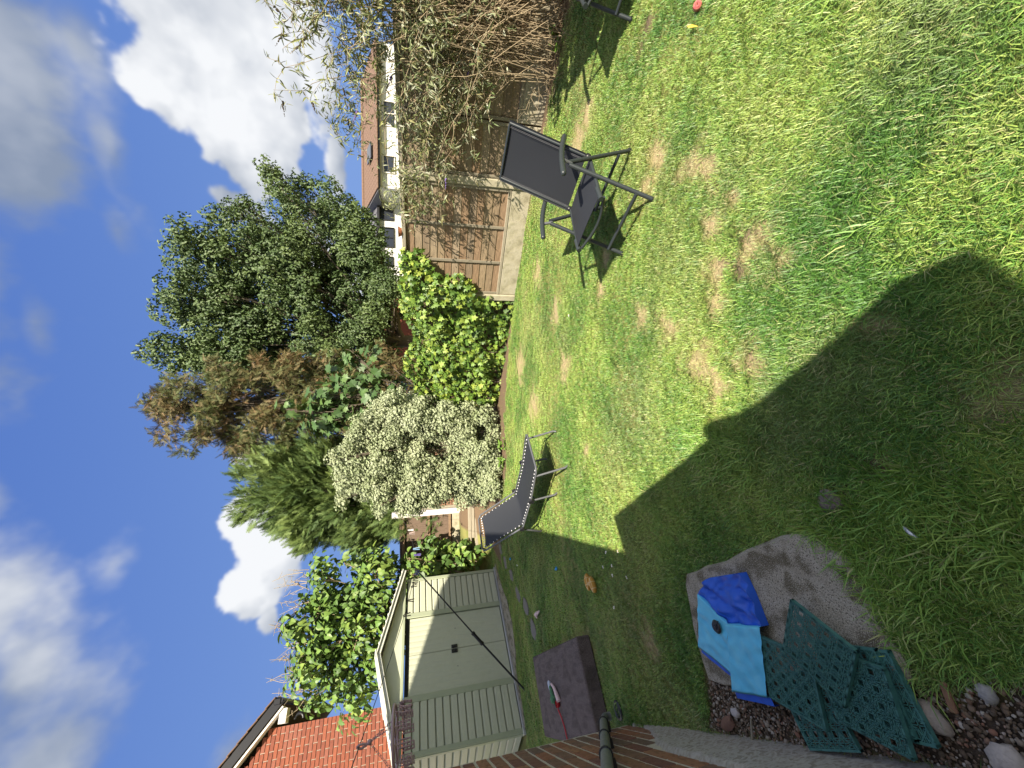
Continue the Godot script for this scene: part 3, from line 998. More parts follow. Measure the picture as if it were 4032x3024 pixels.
	mb.box(Vector3(-W / 2.0, 2.005, -0.03), Vector3(W + 0.02, 0.06, 0.05), 0.004)
	part(h, "door_track", mb.mesh(), plain(lin(0.02, 0.02, 0.018), 0.9))
	mb = MB.new()
	mb.box(Vector3(-W / 2.0, 2.075, 0.03), Vector3(W + 0.12, 0.055, 0.05), 0.006)
	part(h, "lintel", mb.mesh(), M.shed_trim)
	mb = MB.new()
	mb.prism([Vector2(0.02, 2.09), Vector2(-W / 2.0, 2.46), Vector2(-W - 0.02, 2.09)], -0.02, 0.0)
	part(h, "gable_panel", mb.mesh(), M.shed)
	for s in [-1, 1]:
		var e := Vector3(-W / 2.0 + s * (W / 2.0 + 0.13), 2.085, 0.0)
		var a := Vector3(-W / 2.0, 2.515, 0.0)
		var along := (a - e).normalized()
		var perp := Vector3(-along.y, along.x, 0) * (1.0 if along.x > 0 else -1.0)
		var ln := e.distance_to(a)
		var t := Basis(along, perp, along.cross(perp))
		mb = MB.new()
		mb.box((e + a) / 2.0 + Vector3(0, -0.012, 0.16), Vector3(ln + 0.005, 0.062, 0.03), 0.005, t)
		part(h, "fascia", mb.mesh(), M.shed_white)
		mb = MB.new()
		mb.box((e + a) / 2.0 + perp * 0.028 + Vector3(0, 0.0, -D / 2.0 + 0.06), Vector3(ln + 0.02, 0.022, D + 0.3), 0.004, t)
		var rf := part(h, "roof_sheet", mb.mesh(), M.shed_white)
		for k in 13:
			var rib := MB.new()
			rib.box(e + along * (0.05 + k * (ln - 0.1) / 12.0) + perp * 0.047 + Vector3(0, 0, -D / 2.0 + 0.06), Vector3(0.035, 0.018, D + 0.29), 0.006, t)
			part(rf, "roof_rib", rib.mesh(), M.shed_white)
	mb = MB.new()
	mb.box(Vector3(-W / 2.0, 2.56, -D / 2.0 + 0.06), Vector3(0.16, 0.025, D + 0.31), 0.008)
	part(h, "ridge_cap", mb.mesh(), M.shed_white)

# ------------------------------------------------------------------ paving, slabs, gravel
func build_slabs() -> void:
	# worn concrete slab with a raised, rounded end
	var mb := MB.new()
	var poly := []
	for p in slab_poly:
		poly.append(Vector2(p.x, p.y))
	var soft := []
	for k in poly.size():
		var a: Vector2 = poly[k]
		var b: Vector2 = poly[(k + 1) % poly.size()]
		for t in [0.12, 0.5, 0.88]:
			soft.append(a.lerp(b, t) + Vector2(rnd(-0.008, 0.008), rnd(-0.008, 0.008)))
	var ctr := Vector2(-1.2, -1.5)
	var inner := []
	for p in soft:
		inner.append(p + (ctr - p).normalized() * 0.02)
	var tri := Geometry2D.triangulate_polygon(PackedVector2Array(inner))
	for k in range(0, tri.size(), 3):
		mb.flat([v3(inner[tri[k]], 0.035), v3(inner[tri[k + 1]], 0.035), v3(inner[tri[k + 2]], 0.035)], Vector3(-1.2, -1, -1.5))
	for k in soft.size():
		var n := (k + 1) % soft.size()
		mb.flat([v3(inner[k], 0.035), v3(inner[n], 0.035), v3(soft[n], 0.016), v3(soft[k], 0.016)], Vector3(-1.2, -0.3, -1.5))
		mb.flat([v3(soft[k], 0.016), v3(soft[n], 0.016), v3(soft[n], -0.08), v3(soft[k], -0.08)], Vector3(-1.2, 0.0, -1.5))
	var o := part(self, "concrete_slab", mb.mesh(), M.concrete)
	tag(o, "worn pitted grey concrete slab under the folded pool and green tiles", "slab")
	keep_off.append(slab_poly)
	keep_off.append(gravel_poly)
	# dark raised slab by the shed
	mb = MB.new()
	mb.box(Vector3.ZERO, Vector3(2.12, 0.15, 0.86), 0.012)
	var a3 := Vector3(-2.60, 0, -3.70)
	var b3 := Vector3(-3.97, 0, -5.38)
	var c3 := Vector3(-3.20, 0, -3.27)
	var ax := (b3 - a3).normalized()
	var az := Vector3(-ax.z, 0, ax.x)
	if az.dot(c3 - a3) < 0:
		az = -az
	var mid := a3 + ax * 1.06 + az * 0.43
	o = part(self, "dark_slab", mb.mesh(), M.dark_slab, Transform3D(Basis(ax, Vector3.UP, ax.cross(Vector3.UP)), Vector3(mid.x, 0.075, mid.z)))
	tag(o, "thick dark brown slab in the grass in front of the shed", "slab")
	var q := []
	for s in [[-0.03, -0.05], [2.13, -0.05], [2.13, 0.9], [-0.03, 0.9]]:
		var w: Vector3 = a3 + ax * s[0] + az * s[1]
		q.append(Vector2(w.x, w.z))
	keep_off.append(PackedVector2Array(q))
	# stepping stones sunk in the turf towards the shed
	var stones := [[-3.64, -8.35, 0.1, 0.20], [-3.70, -7.84, 0.12, 0.19], [-3.71, -7.28, 0.11, 0.19], [-3.80, -6.76, 0.12, 0.19], [-3.73, -6.24, 0.12, 0.18], [-3.83, -5.78, 0.13, 0.17]]
	var words := ["farthest of six grey stepping stones beside the lounger", "second farthest grey stepping stone in the turf", "third farthest grey stepping stone in the turf", "third nearest grey stepping stone in the turf", "second nearest grey stepping stone in the turf", "grey stepping stone closest to the dark slab"]
	for k in stones.size():
		var s: Array = stones[k]
		mb = MB.new()
		mb.blob(Vector3.ZERO, Vector3(s[2], 0.028, s[3]), Basis.IDENTITY, 0.6, 40 + k, 20, 6)
		o = part(self, "stepping_stone", mb.mesh(), M.stone, Transform3D(Basis(Vector3.UP, rnd(-0.1, 0.1)), Vector3(s[0], -0.002, s[1])))
		tag(o, words[k], "stone", "stepping stones")
		var ring := PackedVector2Array()
		for i in 10:
			ring.append(Vector2(s[0] + cos(TAU * i / 10.0) * s[2] * 0.8, s[1] + sin(TAU * i / 10.0) * s[3] * 0.8))
		keep_off.append(ring)
	# concrete apron in front of the shed doors
	mb = MB.new()
	mb.prism([Vector2(-4.36, 9.02), Vector2(-5.90, 6.36), Vector2(-5.78, 6.40), Vector2(-5.36, 6.98), Vector2(-4.95, 7.06), Vector2(-4.66, 7.22), Vector2(-4.42, 7.75), Vector2(-4.40, 8.4), Vector2(-4.25, 9.02)], -0.05, 0.016)
	o = part(self, "shed_apron", mb.mesh(), M.concrete, Transform3D(Basis(Vector3.RIGHT, Vector3(0, 0, -1), Vector3.UP), Vector3.ZERO))
	tag(o, "uneven grey concrete apron along the foot of the shed doors", "slab")
	keep_off.append(PackedVector2Array([Vector2(-4.36, -9.02), Vector2(-5.90, -6.36), Vector2(-5.78, -6.40), Vector2(-5.36, -6.98), Vector2(-4.95, -7.06), Vector2(-4.66, -7.22), Vector2(-4.42, -7.75), Vector2(-4.40, -8.4), Vector2(-4.25, -9.02)]))
	# gravel: the larger stones one by one, the small ones as a mass
	var g := thing("gravel", "brown and grey pebbles between the house plinth and concrete slab", "gravel")
	g.set_meta("kind", "stuff")
	var shapes := []
	for k in 4:
		mb = MB.new()
		mb.blob(Vector3.ZERO, Vector3(1, 0.62, 0.8), Basis.IDENTITY, 0.5, 60 + k, 7, 5)
		shapes.append(mb.mesh())
	var ramp := [Color(0.36, 0.31, 0.25), Color(0.20, 0.15, 0.105), Color(0.48, 0.44, 0.38), Color(0.14, 0.095, 0.06), Color(0.26, 0.18, 0.12), Color(0.28, 0.14, 0.09), Color(0.10, 0.072, 0.048), Color(0.13, 0.10, 0.07), Color(0.11, 0.08, 0.05)]
	for k in 4:
		var xfs := []
		var cols := []
		for i in 6000:
			var p := Vector2(rnd(-2.2, -0.75), rnd(-2.1, -0.5))
			if not Geometry2D.is_point_in_polygon(p, gravel_poly):
				continue
			var sz := rnd(0.0025, 0.0065) if rng.randf() < 0.86 else rnd(0.0065, 0.012)
			xfs.append(Transform3D(Basis.from_euler(Vector3(rnd(-0.4, 0.4), rnd(0, TAU), rnd(-0.4, 0.4))).scaled(Vector3.ONE * sz), Vector3(p.x, -0.014 + sz * 0.3 + rnd(0, 0.006), p.y)))
			cols.append(shade_of(ramp))
		many(g, "pebbles", shapes[k], M.dull, xfs, cols)
	for i in 70:
		var p := Vector2(rnd(-2.2, -0.75), rnd(-2.1, -0.5))
		if Geometry2D.is_point_in_polygon(p, gravel_poly):
			part(g, "pebble", shapes[i % 4], plain(shade_of(ramp).linear_to_srgb(), 0.9), Transform3D(Basis.from_euler(Vector3(rnd(-0.4, 0.4), rnd(0, TAU), 0)).scaled(Vector3.ONE * rnd(0.009, 0.016)), Vector3(p.x, -0.004, p.y)))
	# odd stones and shards that stand out
	var odd := [
		["white_rock", "large pale rock in the corner of the gravel strip", "rock", Vector3(-1.11, 0.02, -0.755), Vector3(0.05, 0.03, 0.04), Color(0.45, 0.40, 0.36)],
		["pale_stone", "flat pale stone in the gravel below the green tiles", "stone", Vector3(-1.13, 0.01, -0.93), Vector3(0.05, 0.02, 0.035), Color(0.33, 0.28, 0.23)],
		["white_stone", "small white stone on the gravel by the terracotta shard", "stone", Vector3(-1.81, 0.01, -1.77), Vector3(0.035, 0.015, 0.024), Color(0.48, 0.44, 0.42)],
		["grey_stone", "grey angular stone at the edge of the long grass", "stone", Vector3(-0.95, 0.012, -0.80), Vector3(0.028, 0.018, 0.022), Color(0.33, 0.32, 0.31)],
		["tree_stump", "round grey weathered stone sunk in the shaded grass", "stone", Vector3(-0.51, 0.012, -1.25), Vector3(0.055, 0.022, 0.05), Color(0.17, 0.14, 0.125)]]
	for k in odd.size():
		var d: Array = odd[k]
		mb = MB.new()
		mb.blob(Vector3.ZERO, d[4], Basis(Vector3.UP, k * 1.1), 0.5, 80 + k, 12, 8)
		o = part(self, d[0] if d[0] != "tree_stump" else "sunken_stone", mb.mesh(), grained([d[5] * 0.7, d[5], d[5] * 1.15], 0.05, Vector3.ONE * 6.0, 0.95, 0.6, 90 + k), Transform3D(Basis.IDENTITY, d[3]))
		tag(o, d[1], d[2])
	mb = MB.new()
	mb.grid(func(u: float, v: float) -> Vector3: return Vector3((v - 0.5) * 0.12, 0.016 + 0.012 * sin(u * PI), (u - 0.5) * 0.05 * (0.75 + 0.5 * sin(v * PI))), 8, 8)
	mb.box(Vector3(0, 0.011, 0), Vector3(0.11, 0.012, 0.045), 0.005)
	o = part(self, "terracotta_shard", mb.mesh(), grained([Color(0.15, 0.08, 0.055), Color(0.23, 0.125, 0.085)], 0.03, Vector3.ONE * 6.0, 0.9, 0.3, 95), Transform3D(Basis(Vector3.UP, -0.65), Vector3(-1.91, 0.0, -1.82)))
	tag(o, "curved terracotta shard lying on the gravel by the plinth", "shard")
	mb = MB.new()
	mb.tube([Vector3(-0.05, 0.008, 0), Vector3(0, 0.012, 0.004), Vector3(0.05, 0.008, 0)], 0.007, 0.005, 6)
	o = part(self, "wood_stick", mb.mesh(), M.rail, Transform3D(Basis(Vector3.UP, 0.1), Vector3(-1.81, 0.0, -1.665)))
	tag(o, "short weathered stick lying on the gravel", "stick")
	mb = MB.new()
	mb.box(Vector3(0, 0.01, 0), Vector3(0.085, 0.014, 0.022), 0.004)
	o = part(self, "wood_splinter", mb.mesh(), M.red_board, Transform3D(Basis(Vector3.UP, 0.35), Vector3(-1.03, 0.0, -0.89)))
	tag(o, "reddish wood splinter on gravel beside the long grass", "splinter")

func v3(p: Vector2, y: float) -> Vector3:
	return Vector3(p.x, y, p.y)

# ------------------------------------------------------------------ leaves and crowns
func leaf_fan(outline: Array, fold: float, droop: float, tint := []) -> ArrayMesh:
	# outline runs round the blade, y from stalk (0) to tip (1)
	var mb := MB.new()
	var put := func(p: Vector2) -> Vector3: return Vector3(p.x, p.y, fold * absf(p.x) - droop * p.y * p.y)
	var hub: Vector3 = put.call(Vector2(0, 0.42))
	for k in outline.size():
		var a: Vector3 = put.call(outline[k])
		var b: Vector3 = put.call(outline[(k + 1) % outline.size()])
		var nm := (a - hub).cross(b - hub).normalized()
		var base := mb.v.size()
		for q in [hub, a, b]:
			mb.v.append(q)
			mb.n.append(nm)
		if tint.size() == 2:
			mb.c.append_array([tint[0], tint[1], tint[1]])
		mb.ix.append_array([base, base + 2, base + 1])
	return mb.mesh()

func outline_of(kind: String) -> Array:
	match kind:
		"heart":
			return [Vector2(0, 0.06), Vector2(0.22, -0.06), Vector2(0.42, 0.12), Vector2(0.42, 0.42), Vector2(0.24, 0.75), Vector2(0, 1.05), Vector2(-0.24, 0.75), Vector2(-0.42, 0.42), Vector2(-0.42, 0.12), Vector2(-0.22, -0.06)]
		"ivy":
			return [Vector2(0, 0.05), Vector2(0.28, -0.05), Vector2(0.50, 0.22), Vector2(0.26, 0.36), Vector2(0.44, 0.66), Vector2(0.17, 0.64), Vector2(0, 1.0), Vector2(-0.17, 0.64), Vector2(-0.44, 0.66), Vector2(-0.26, 0.36), Vector2(-0.50, 0.22), Vector2(-0.28, -0.05)]
		"maple":
			return [Vector2(0, 0.0), Vector2(0.30, -0.08), Vector2(0.30, 0.08), Vector2(0.60, 0.22), Vector2(0.40, 0.34), Vector2(0.62, 0.66), Vector2(0.36, 0.60), Vector2(0.24, 0.72), Vector2(0.12, 0.66), Vector2(0, 1.05), Vector2(-0.12, 0.66), Vector2(-0.24, 0.72), Vector2(-0.36, 0.60), Vector2(-0.62, 0.66), Vector2(-0.40, 0.34), Vector2(-0.60, 0.22), Vector2(-0.30, 0.08), Vector2(-0.30, -0.08)]
		"lance":
			return [Vector2(0, 0), Vector2(0.085, 0.25), Vector2(0.09, 0.5), Vector2(0.05, 0.78), Vector2(0, 1.0), Vector2(-0.05, 0.78), Vector2(-0.09, 0.5), Vector2(-0.085, 0.25)]
		_:
			return [Vector2(0, 0), Vector2(0.24, 0.25), Vector2(0.27, 0.55), Vector2(0.14, 0.85), Vector2(0, 1.0), Vector2(-0.14, 0.85), Vector2(-0.27, 0.55), Vector2(-0.24, 0.25)]

func joined(pieces: Array) -> ArrayMesh:
	# [mesh, transform] pairs joined into one mesh
	var st := SurfaceTool.new()
	st.begin(Mesh.PRIMITIVE_TRIANGLES)
	for p in pieces:
		st.append_from(p[0], 0, p[1])
	return st.commit()

func sprig(leaf: ArrayMesh, n: int, spread: float, size: float, lift: float) -> ArrayMesh:
	var list := []
	for k in n:
		var d := rdir()
		d.z = absf(d.z) * 0.7 + 0.1
		list.append([leaf, facing(d * spread * rnd(0.3, 1.0), d + rdir() * 0.5 + Vector3(0, 0, lift), d * 0.6 + rdir(), size * rnd(0.75, 1.2))])
	return joined(list)

func frond(length: float, pairs: int) -> ArrayMesh:
	# flat, feathery conifer spray along +y
	var mb := MB.new()
	mb.face([Vector3(-0.006, 0, 0), Vector3(0.006, 0, 0), Vector3(0, length, -0.03)])
	for k in pairs:
		var t := (k + 0.4) / pairs
		var y := t * length * 0.92
		var ln := length * 0.42 * (1.0 - t * 0.75) * rnd(0.75, 1.15)
		for s in [-1.0, 1.0]:
			var a := Vector3(0, y, -0.03 * t)
			var tip := a + Vector3(s * ln * 0.72, ln * 0.75, rnd(-0.05, 0.05) * ln * 3.0)
			var w := 0.009 + 0.006 * rng.randf()
			mb.face([a + Vector3(0, -w, 0), a + Vector3(0, w, 0), tip])
			var mid := a.lerp(tip, 0.5)
			mb.face([mid + Vector3(0, -w * 0.6, 0), mid + Vector3(0, w * 0.6, 0), mid + Vector3(s * ln * 0.12, ln * 0.4, 0.02)])
	return mb.mesh()

func blobs_in(poly: PackedVector2Array, z: float, depth: float, n: int, r0: float, r1: float) -> Array:
	var lo := poly[0]
	var hi := poly[0]
	for p in poly:
		lo = lo.min(p)
		hi = hi.max(p)
	var out := []
	var tries := 0
	while out.size() < n and tries < 6000:
		tries += 1
		var p := Vector2(rnd(lo.x, hi.x), rnd(lo.y, hi.y))
		if not Geometry2D.is_point_in_polygon(p, poly):
			continue
		var r := rnd(r0, r1)
		var inside := true
		for a in 8:
			if not Geometry2D.is_point_in_polygon(p + Vector2.from_angle(TAU * a / 8.0) * r * 0.72, poly):
				inside = false
		if not inside:
			r *= 0.55
			if tries % 3 != 0:
				continue
		var c := Vector3(p.x, p.y, z + rnd(-depth, depth))
		var ok := true
		for b in out:
			if b[0].distance_to(c) < (b[1] + r) * 0.36:
				ok = false
				break
		if ok:
			out.append([c, r])
	return out

func scatter(blobs: Array, count: int, s0: float, s1: float, ramp: Array, mode := "leaf", axis := Vector3.ZERO, hole := []) -> Array:
	var total := 0.0
	for b in blobs:
		total += b[1] * b[1]
	var xfs := []
	var cols := []
	for b in blobs:
		var n := int(round(count * b[1] * b[1] / total))
		var lean := rnd(-0.12, 0.12)
		var tone: Color = shade_of(ramp)
		for i in n:
			var d := rdir()
			var p: Vector3 = b[0] + d * Vector3(1, 0.9, 1) * b[1] * pow(rng.randf(), 0.42)
			if p.y < 0.02:
				continue
			var skip := false
			for hq in hole:
				if p.z > -8.4 and Vector2((p.x - hq[0]) / hq[2], (p.y - hq[1]) / hq[3]).length() < 1.0:
					skip = true
			if skip:
				continue
			var x: Transform3D
			if mode == "up":
				var o := Vector3(p.x - axis.x, 0, p.z - axis.z).normalized()
				x = facing(p, o.cross(Vector3.UP) + rdir() * 0.9, Vector3.UP * rnd(0.5, 1.2) + o * rnd(0.3, 1.0) + rdir() * 0.35, rnd(s0, s1))
			elif mode == "hang":
				var o2 := Vector3(p.x - axis.x, 0, p.z - axis.z).normalized()
				x = facing(p, o2 + rdir() * 0.9, Vector3.UP * rnd(-0.6, 0.5) + o2 * 0.8 + rdir() * 0.6, rnd(s0, s1))
			else:
				x = facing(p, d * 0.8 + Vector3(0, 0.7 + lean, 0.25) + rdir() * 0.6, Vector3.DOWN * 0.7 + d * 0.5 + rdir() * 0.6, rnd(s0, s1))
			xfs.append(x)
			cols.append(shade_of(ramp).lerp(tone, 0.45))
	return [xfs, cols]

func limbs(tree: Node3D, root: Vector3, fork: Vector3, blobs: Array, r0: float, every := 1, mat: Material = null) -> void:
	var mb := MB.new()
	var path := []
	for k in 7:
		var t := k / 6.0
		path.append(root.lerp(fork, t) + Vector3(sin(t * 5.0) * 0.06, 0, cos(t * 4.0) * 0.05) * r0 * 6.0)
	mb.tube(path, r0 * 1.25, r0 * 0.75, 10)
	for k in range(0, blobs.size(), every):
		var c: Vector3 = blobs[k][0]
		var start: Vector3 = root.lerp(fork, rnd(0.55, 1.0))
		var mid := start.lerp(c, 0.45) + Vector3(0, -0.12 * start.distance_to(c), 0) + rdir() * 0.25
		var pts := []
		for i in 8:
			var t := i / 7.0
			pts.append(start.lerp(mid, t).lerp(mid.lerp(c, t), t) + rdir() * 0.03)
		mb.tube(pts, r0 * rnd(0.07, 0.2) + 0.006, 0.010, 6, false)
		for j in 4:
			var e: Vector3 = c + rdir() * blobs[k][1] * 0.95
			mb.tube([mid.lerp(c, 0.55), c.lerp(e, 0.4) + rdir() * 0.08, e], 0.012, 0.004, 4, false)
	part(tree, "trunk", mb.mesh(), M.bark if mat == null else mat)

func build_trees() -> void:
	# oak
	var small := leaf_fan(outline_of("oval"), 0.25, 0.2)
	var oak_poly := PackedVector2Array([Vector2(0.1, 2.9), Vector2(-0.1, 5.0), Vector2(-0.2, 8.0), Vector2(0.2, 11.0), Vector2(1.0, 11.5), Vector2(2.2, 11.7), Vector2(3.2, 11.2), Vector2(4.2, 11.0), Vector2(5.2, 10.9), Vector2(6.2, 9.9), Vector2(7.2, 9.1), Vector2(8.3, 8.2), Vector2(8.8, 7.5), Vector2(8.7, 5.9), Vector2(7.6, 4.5), Vector2(6.6, 3.4), Vector2(5.3, 2.6), Vector2(3.4, 2.2), Vector2(2.4, 2.6)])
	for k in oak_poly.size():
		oak_poly[k] = Vector2(1.9, 2.4) + (oak_poly[k] - Vector2(1.9, 2.4)) * Vector2(0.96, 0.93)
	var blobs := blobs_in(oak_poly, -17.0, 2.0, 300, 0.4, 0.8)
	var t := thing("oak_tree", "large dark green oak with spreading crown above the ivy", "tree")
	limbs(t, Vector3(1.55, 0, -17), Vector3(2.1, 4.3, -17), blobs, 0.26, 3)
	var lf := sprig(small, 7, 0.16, 0.135, 0.3)
	var s := scatter(blobs, 23000, 0.6, 1.0, [Color(0.055, 0.095, 0.028), Color(0.08, 0.13, 0.036), Color(0.125, 0.175, 0.05), Color(0.065, 0.11, 0.036)])
	many(t, "crown", lf, M.leaf, s[0], s[1])
	var lm := MB.new()
	for e in [[Vector3(3.4, 5.6, -17.2), 0.16], [Vector3(4.9, 5.2, -16.6), 0.13], [Vector3(1.3, 7.0, -17.0), 0.16], [Vector3(2.8, 8.0, -17.3), 0.15], [Vector3(5.6, 3.9, -16.8), 0.11], [Vector3(0.7, 5.6, -16.7), 0.10]]:
		var pts := []
		var st0 := Vector3(1.95, rnd(2.2, 3.6), -17)
		for i in 9:
			var u := i / 8.0
			pts.append(st0.lerp(e[0], u) + Vector3(0, 0.35 * sin(u * PI) * (-1.0 if e[0].y < 6.0 else 0.2), 0) + rdir() * 0.05)
		lm.tube(pts, e[1], 0.04, 8, false)
	part(t, "limbs", lm.mesh(), M.bark)
	# browning cypress
	var fr := frond(0.42, 13)
	var p := PackedVector2Array([Vector2(-0.36, 9.6), Vector2(0.3, 9.1), Vector2(0.9, 7.0), Vector2(1.2, 4.6), Vector2(1.3, 2.6), Vector2(1.2, 0.6), Vector2(-2.6, 0.6), Vector2(-2.75, 3.0), Vector2(-2.75, 4.6), Vector2(-2.7, 6.2), Vector2(-2.4, 7.3), Vector2(-1.8, 8.5), Vector2(-1.2, 9.1)])
	blobs = blobs_in(p, -13.5, 0.9, 210, 0.28, 0.5)
	blobs.append([Vector3(-0.40, 9.5, -13.5), 0.3])
	blobs.append([Vector3(-0.62, 9.15, -13.5), 0.36])
	t = thing("brown_cypress", "tall conifer with browning orange tinged sprays beside the oak", "tree")
	limbs(t, Vector3(-0.6, 0, -13.6), Vector3(-0.5, 8.6, -13.6), blobs, 0.15, 2)
	s = scatter(blobs, 30000, 0.32, 0.65, [Color(0.095, 0.105, 0.032), Color(0.23, 0.13, 0.06), Color(0.09, 0.12, 0.03), Color(0.18, 0.115, 0.048), Color(0.11, 0.135, 0.038), Color(0.075, 0.10, 0.028)], "hang", Vector3(-0.6, 0, -13.6))
	many(t, "crown", fr, M.needle, s[0], s[1])
	# green conifer
	p = PackedVector2Array([Vector2(-3.1, 7.0), Vector2(-2.4, 6.7), Vector2(-1.85, 6.2), Vector2(-1.55, 5.2), Vector2(-1.6, 4.0), Vector2(-1.7, 2.4), Vector2(-2.1, 0.8), Vector2(-4.8, 0.8), Vector2(-5.0, 2.6), Vector2(-5.15, 4.0), Vector2(-4.9, 5.1), Vector2(-4.3, 5.8), Vector2(-3.9, 6.5)])
	blobs = blobs_in(p, -12.6, 0.8, 100, 0.36, 0.6)
	t = thing("green_conifer", "bright green feathery conifer behind the pale shrub", "tree")
	limbs(t, Vector3(-3.3, 0, -12.7), Vector3(-3.2, 6.2, -12.7), blobs, 0.14, 2)
	s = scatter(blobs, 19000, 0.45, 0.95, [Color(0.08, 0.14, 0.03), Color(0.135, 0.20, 0.045), Color(0.06, 0.11, 0.028), Color(0.175, 0.235, 0.055)], "up", Vector3(-3.3, 0, -12.7))
	many(t, "crown", fr, M.needle, s[0], s[1])

func individual_leaves(t: Node3D, leaf: ArrayMesh, s: Array, n: int, cols: Array, called := "leaf") -> void:
	# the leaves that face the garden most closely as parts of their own, the rest as one mass
	var mats := []
	for c in cols:
		var m := leafy(0.5, 0.3)
		m.vertex_color_use_as_albedo = false
		m.albedo_color = c.linear_to_srgb()
		mats.append(m)
	var order := range(s[0].size())
	var key := {}
	for i in order:
		key[i] = s[0][i].origin.z + rng.randf() * 0.3
	order.sort_custom(func(a, b): return key[a] > key[b])
	var xs := []
	var cs := []
	for k in order.size():
		var i: int = order[k]
		if k < n:
			part(t, called, leaf, mats[rng.randi() % mats.size()], s[0][i])
		else:
			xs.append(s[0][i])
			cs.append(s[1][i])
	if xs.size():
		many(t, "foliage", leaf, M.leaf, xs, cs)

func build_shrubs() -> void:
	# heart leaved climber behind the shed
	var heart := leaf_fan(outline_of("heart"), 0.18, 0.18)
	var greens := [Color(0.10, 0.19, 0.030), Color(0.14, 0.235, 0.042), Color(0.075, 0.15, 0.026), Color(0.055, 0.11, 0.022), Color(0.19, 0.265, 0.045)]
	var t := thing("climbing_bush", "tall bush of heart shaped green leaves rising behind the shed", "bush")
	var blobs := []
	for b in blobs_in(PackedVector2Array([Vector2(-4.15, 0.9), Vector2(-4.25, 3.0), Vector2(-4.15, 4.1), Vector2(-4.5, 4.7), Vector2(-5.3, 5.0), Vector2(-6.2, 5.05), Vector2(-7.2, 4.85), Vector2(-7.8, 4.6), Vector2(-7.9, 3.0), Vector2(-7.2, 2.2), Vector2(-5.2, 0.9)]), 0.0, 0.5, 105, 0.26, 0.48):
		b[0].z += lerpf(-10.75, -9.9, clampf((-4.2 - b[0].x) / 3.6, 0, 1))
		blobs.append(b)
	limbs(t, Vector3(-5.3, 0.3, -11.0), Vector3(-5.6, 3.2, -10.7), blobs, 0.05, 2, M.twig)
	var s := scatter(blobs, 6200, 0.095, 0.175, greens)
	individual_leaves(t, heart, s, 300, greens)
	var mb := MB.new()
	for k in 46:
		var x := rnd(-7.4, -4.5)
		var y := rnd(4.2, 4.75)
		var a := Vector3(x, y, lerpf(-10.75, -9.9, clampf((-4.2 - x) / 3.6, 0, 1)))
		var e := a + Vector3(rnd(-0.3, 0.3), rnd(0.35, 0.75), rnd(-0.2, 0.2))
		mb.tube([a, a.lerp(e, 0.5) + rdir() * 0.06, e], 0.010, 0.004, 4, false)
		for j in 3:
			var q := a.lerp(e, rnd(0.3, 0.9))
			mb.tube([q, q + rdir() * rnd(0.1, 0.22)], 0.006, 0.003, 4, false)
	part(t, "dry_twigs", mb.mesh(), M.twig)
	# low part of it in front of the back fence
	t = thing("low_climber", "low trailing stems with round green leaves between shed and lounger", "plant")
	blobs = []
	for k in 16:
		blobs.append([Vector3(rnd(-5.0, -4.25), rnd(0.25, 2.0), rnd(-10.5, -9.9)), rnd(0.16, 0.3)])
	limbs(t, Vector3(-4.7, 0.1, -10.3), Vector3(-4.65, 0.8, -10.3), blobs, 0.02, 1, M.twig)
	s = scatter(blobs, 420, 0.11, 0.19, greens)
	individual_leaves(t, heart, s, 150, greens)
	# sycamore sapling
	var maple := leaf_fan(outline_of("maple"), 0.12, 0.2)
	var mg := [Color(0.06, 0.12, 0.034), Color(0.08, 0.145, 0.042), Color(0.05, 0.10, 0.028), Color(0.095, 0.165, 0.042)]
	t = thing("sycamore_sapling", "sycamore sapling with large lobed leaves in front of the brown conifer", "tree")
	blobs = blobs_in(PackedVector2Array([Vector2(0.4, 4.2), Vector2(0.8, 3.6), Vector2(0.75, 2.5), Vector2(0.1, 2.0), Vector2(-1.05, 2.3), Vector2(-1.35, 3.3), Vector2(-1.0, 4.1), Vector2(-0.6, 4.6), Vector2(-0.2, 5.0)]), -9.2, 0.3, 24, 0.25, 0.42)
	limbs(t, Vector3(-0.44, 0, -8.75), Vector3(-0.40, 2.2, -9.1), blobs, 0.028)
	s = scatter(blobs, 560, 0.12, 0.25, mg)
	individual_leaves(t, maple, s, 290, mg)
	# pale variegated shrub
	var oval := leaf_fan(outline_of("oval"), 0.2, 0.1, [Color(0.17, 0.23, 0.105), Color(0.50, 0.535, 0.375)])
	t = thing("pale_shrub", "large rounded shrub of cream edged leaves behind the sun lounger", "shrub")
	var poly := PackedVector2Array([Vector2(-1.4, 3.4), Vector2(-1.9, 3.45), Vector2(-2.25, 3.25), Vector2(-2.5, 2.5), Vector2(-2.62, 1.74), Vector2(-2.62, 0.96), Vector2(-2.6, 0.41), Vector2(-2.3, 0.0), Vector2(-0.7, 0.0), Vector2(-0.38, 0.66), Vector2(-0.10, 1.86), Vector2(-0.16, 2.46), Vector2(-0.4, 2.8)])
	blobs = blobs_in(poly, -8.35, 0.42, 190, 0.2, 0.34)
	for k in 14:
		blobs.append([Vector3(rnd(-2.45, -0.6), rnd(0.12, 0.3), rnd(-8.3, -8.0)), rnd(0.18, 0.28)])
	limbs(t, Vector3(-1.5, 0, -8.5), Vector3(-1.45, 0.7, -8.5), blobs, 0.05, 3, M.bark)
	var clump := sprig(oval, 11, 0.075, 0.050, 0.5)
	var holes := [[-1.34, 1.38, 0.17, 0.24], [-1.02, 0.45, 0.2, 0.16]]
	var pale := [Color(0.95, 0.95, 0.92), Color(0.78, 0.82, 0.68), Color(1.0, 0.98, 0.9), Color(0.62, 0.68, 0.5), Color(0.88, 0.9, 0.8)]
	s = scatter(blobs, 17000, 0.65, 1.05, pale, "leaf", Vector3.ZERO, holes)
	var c2 := []
	var xs := []
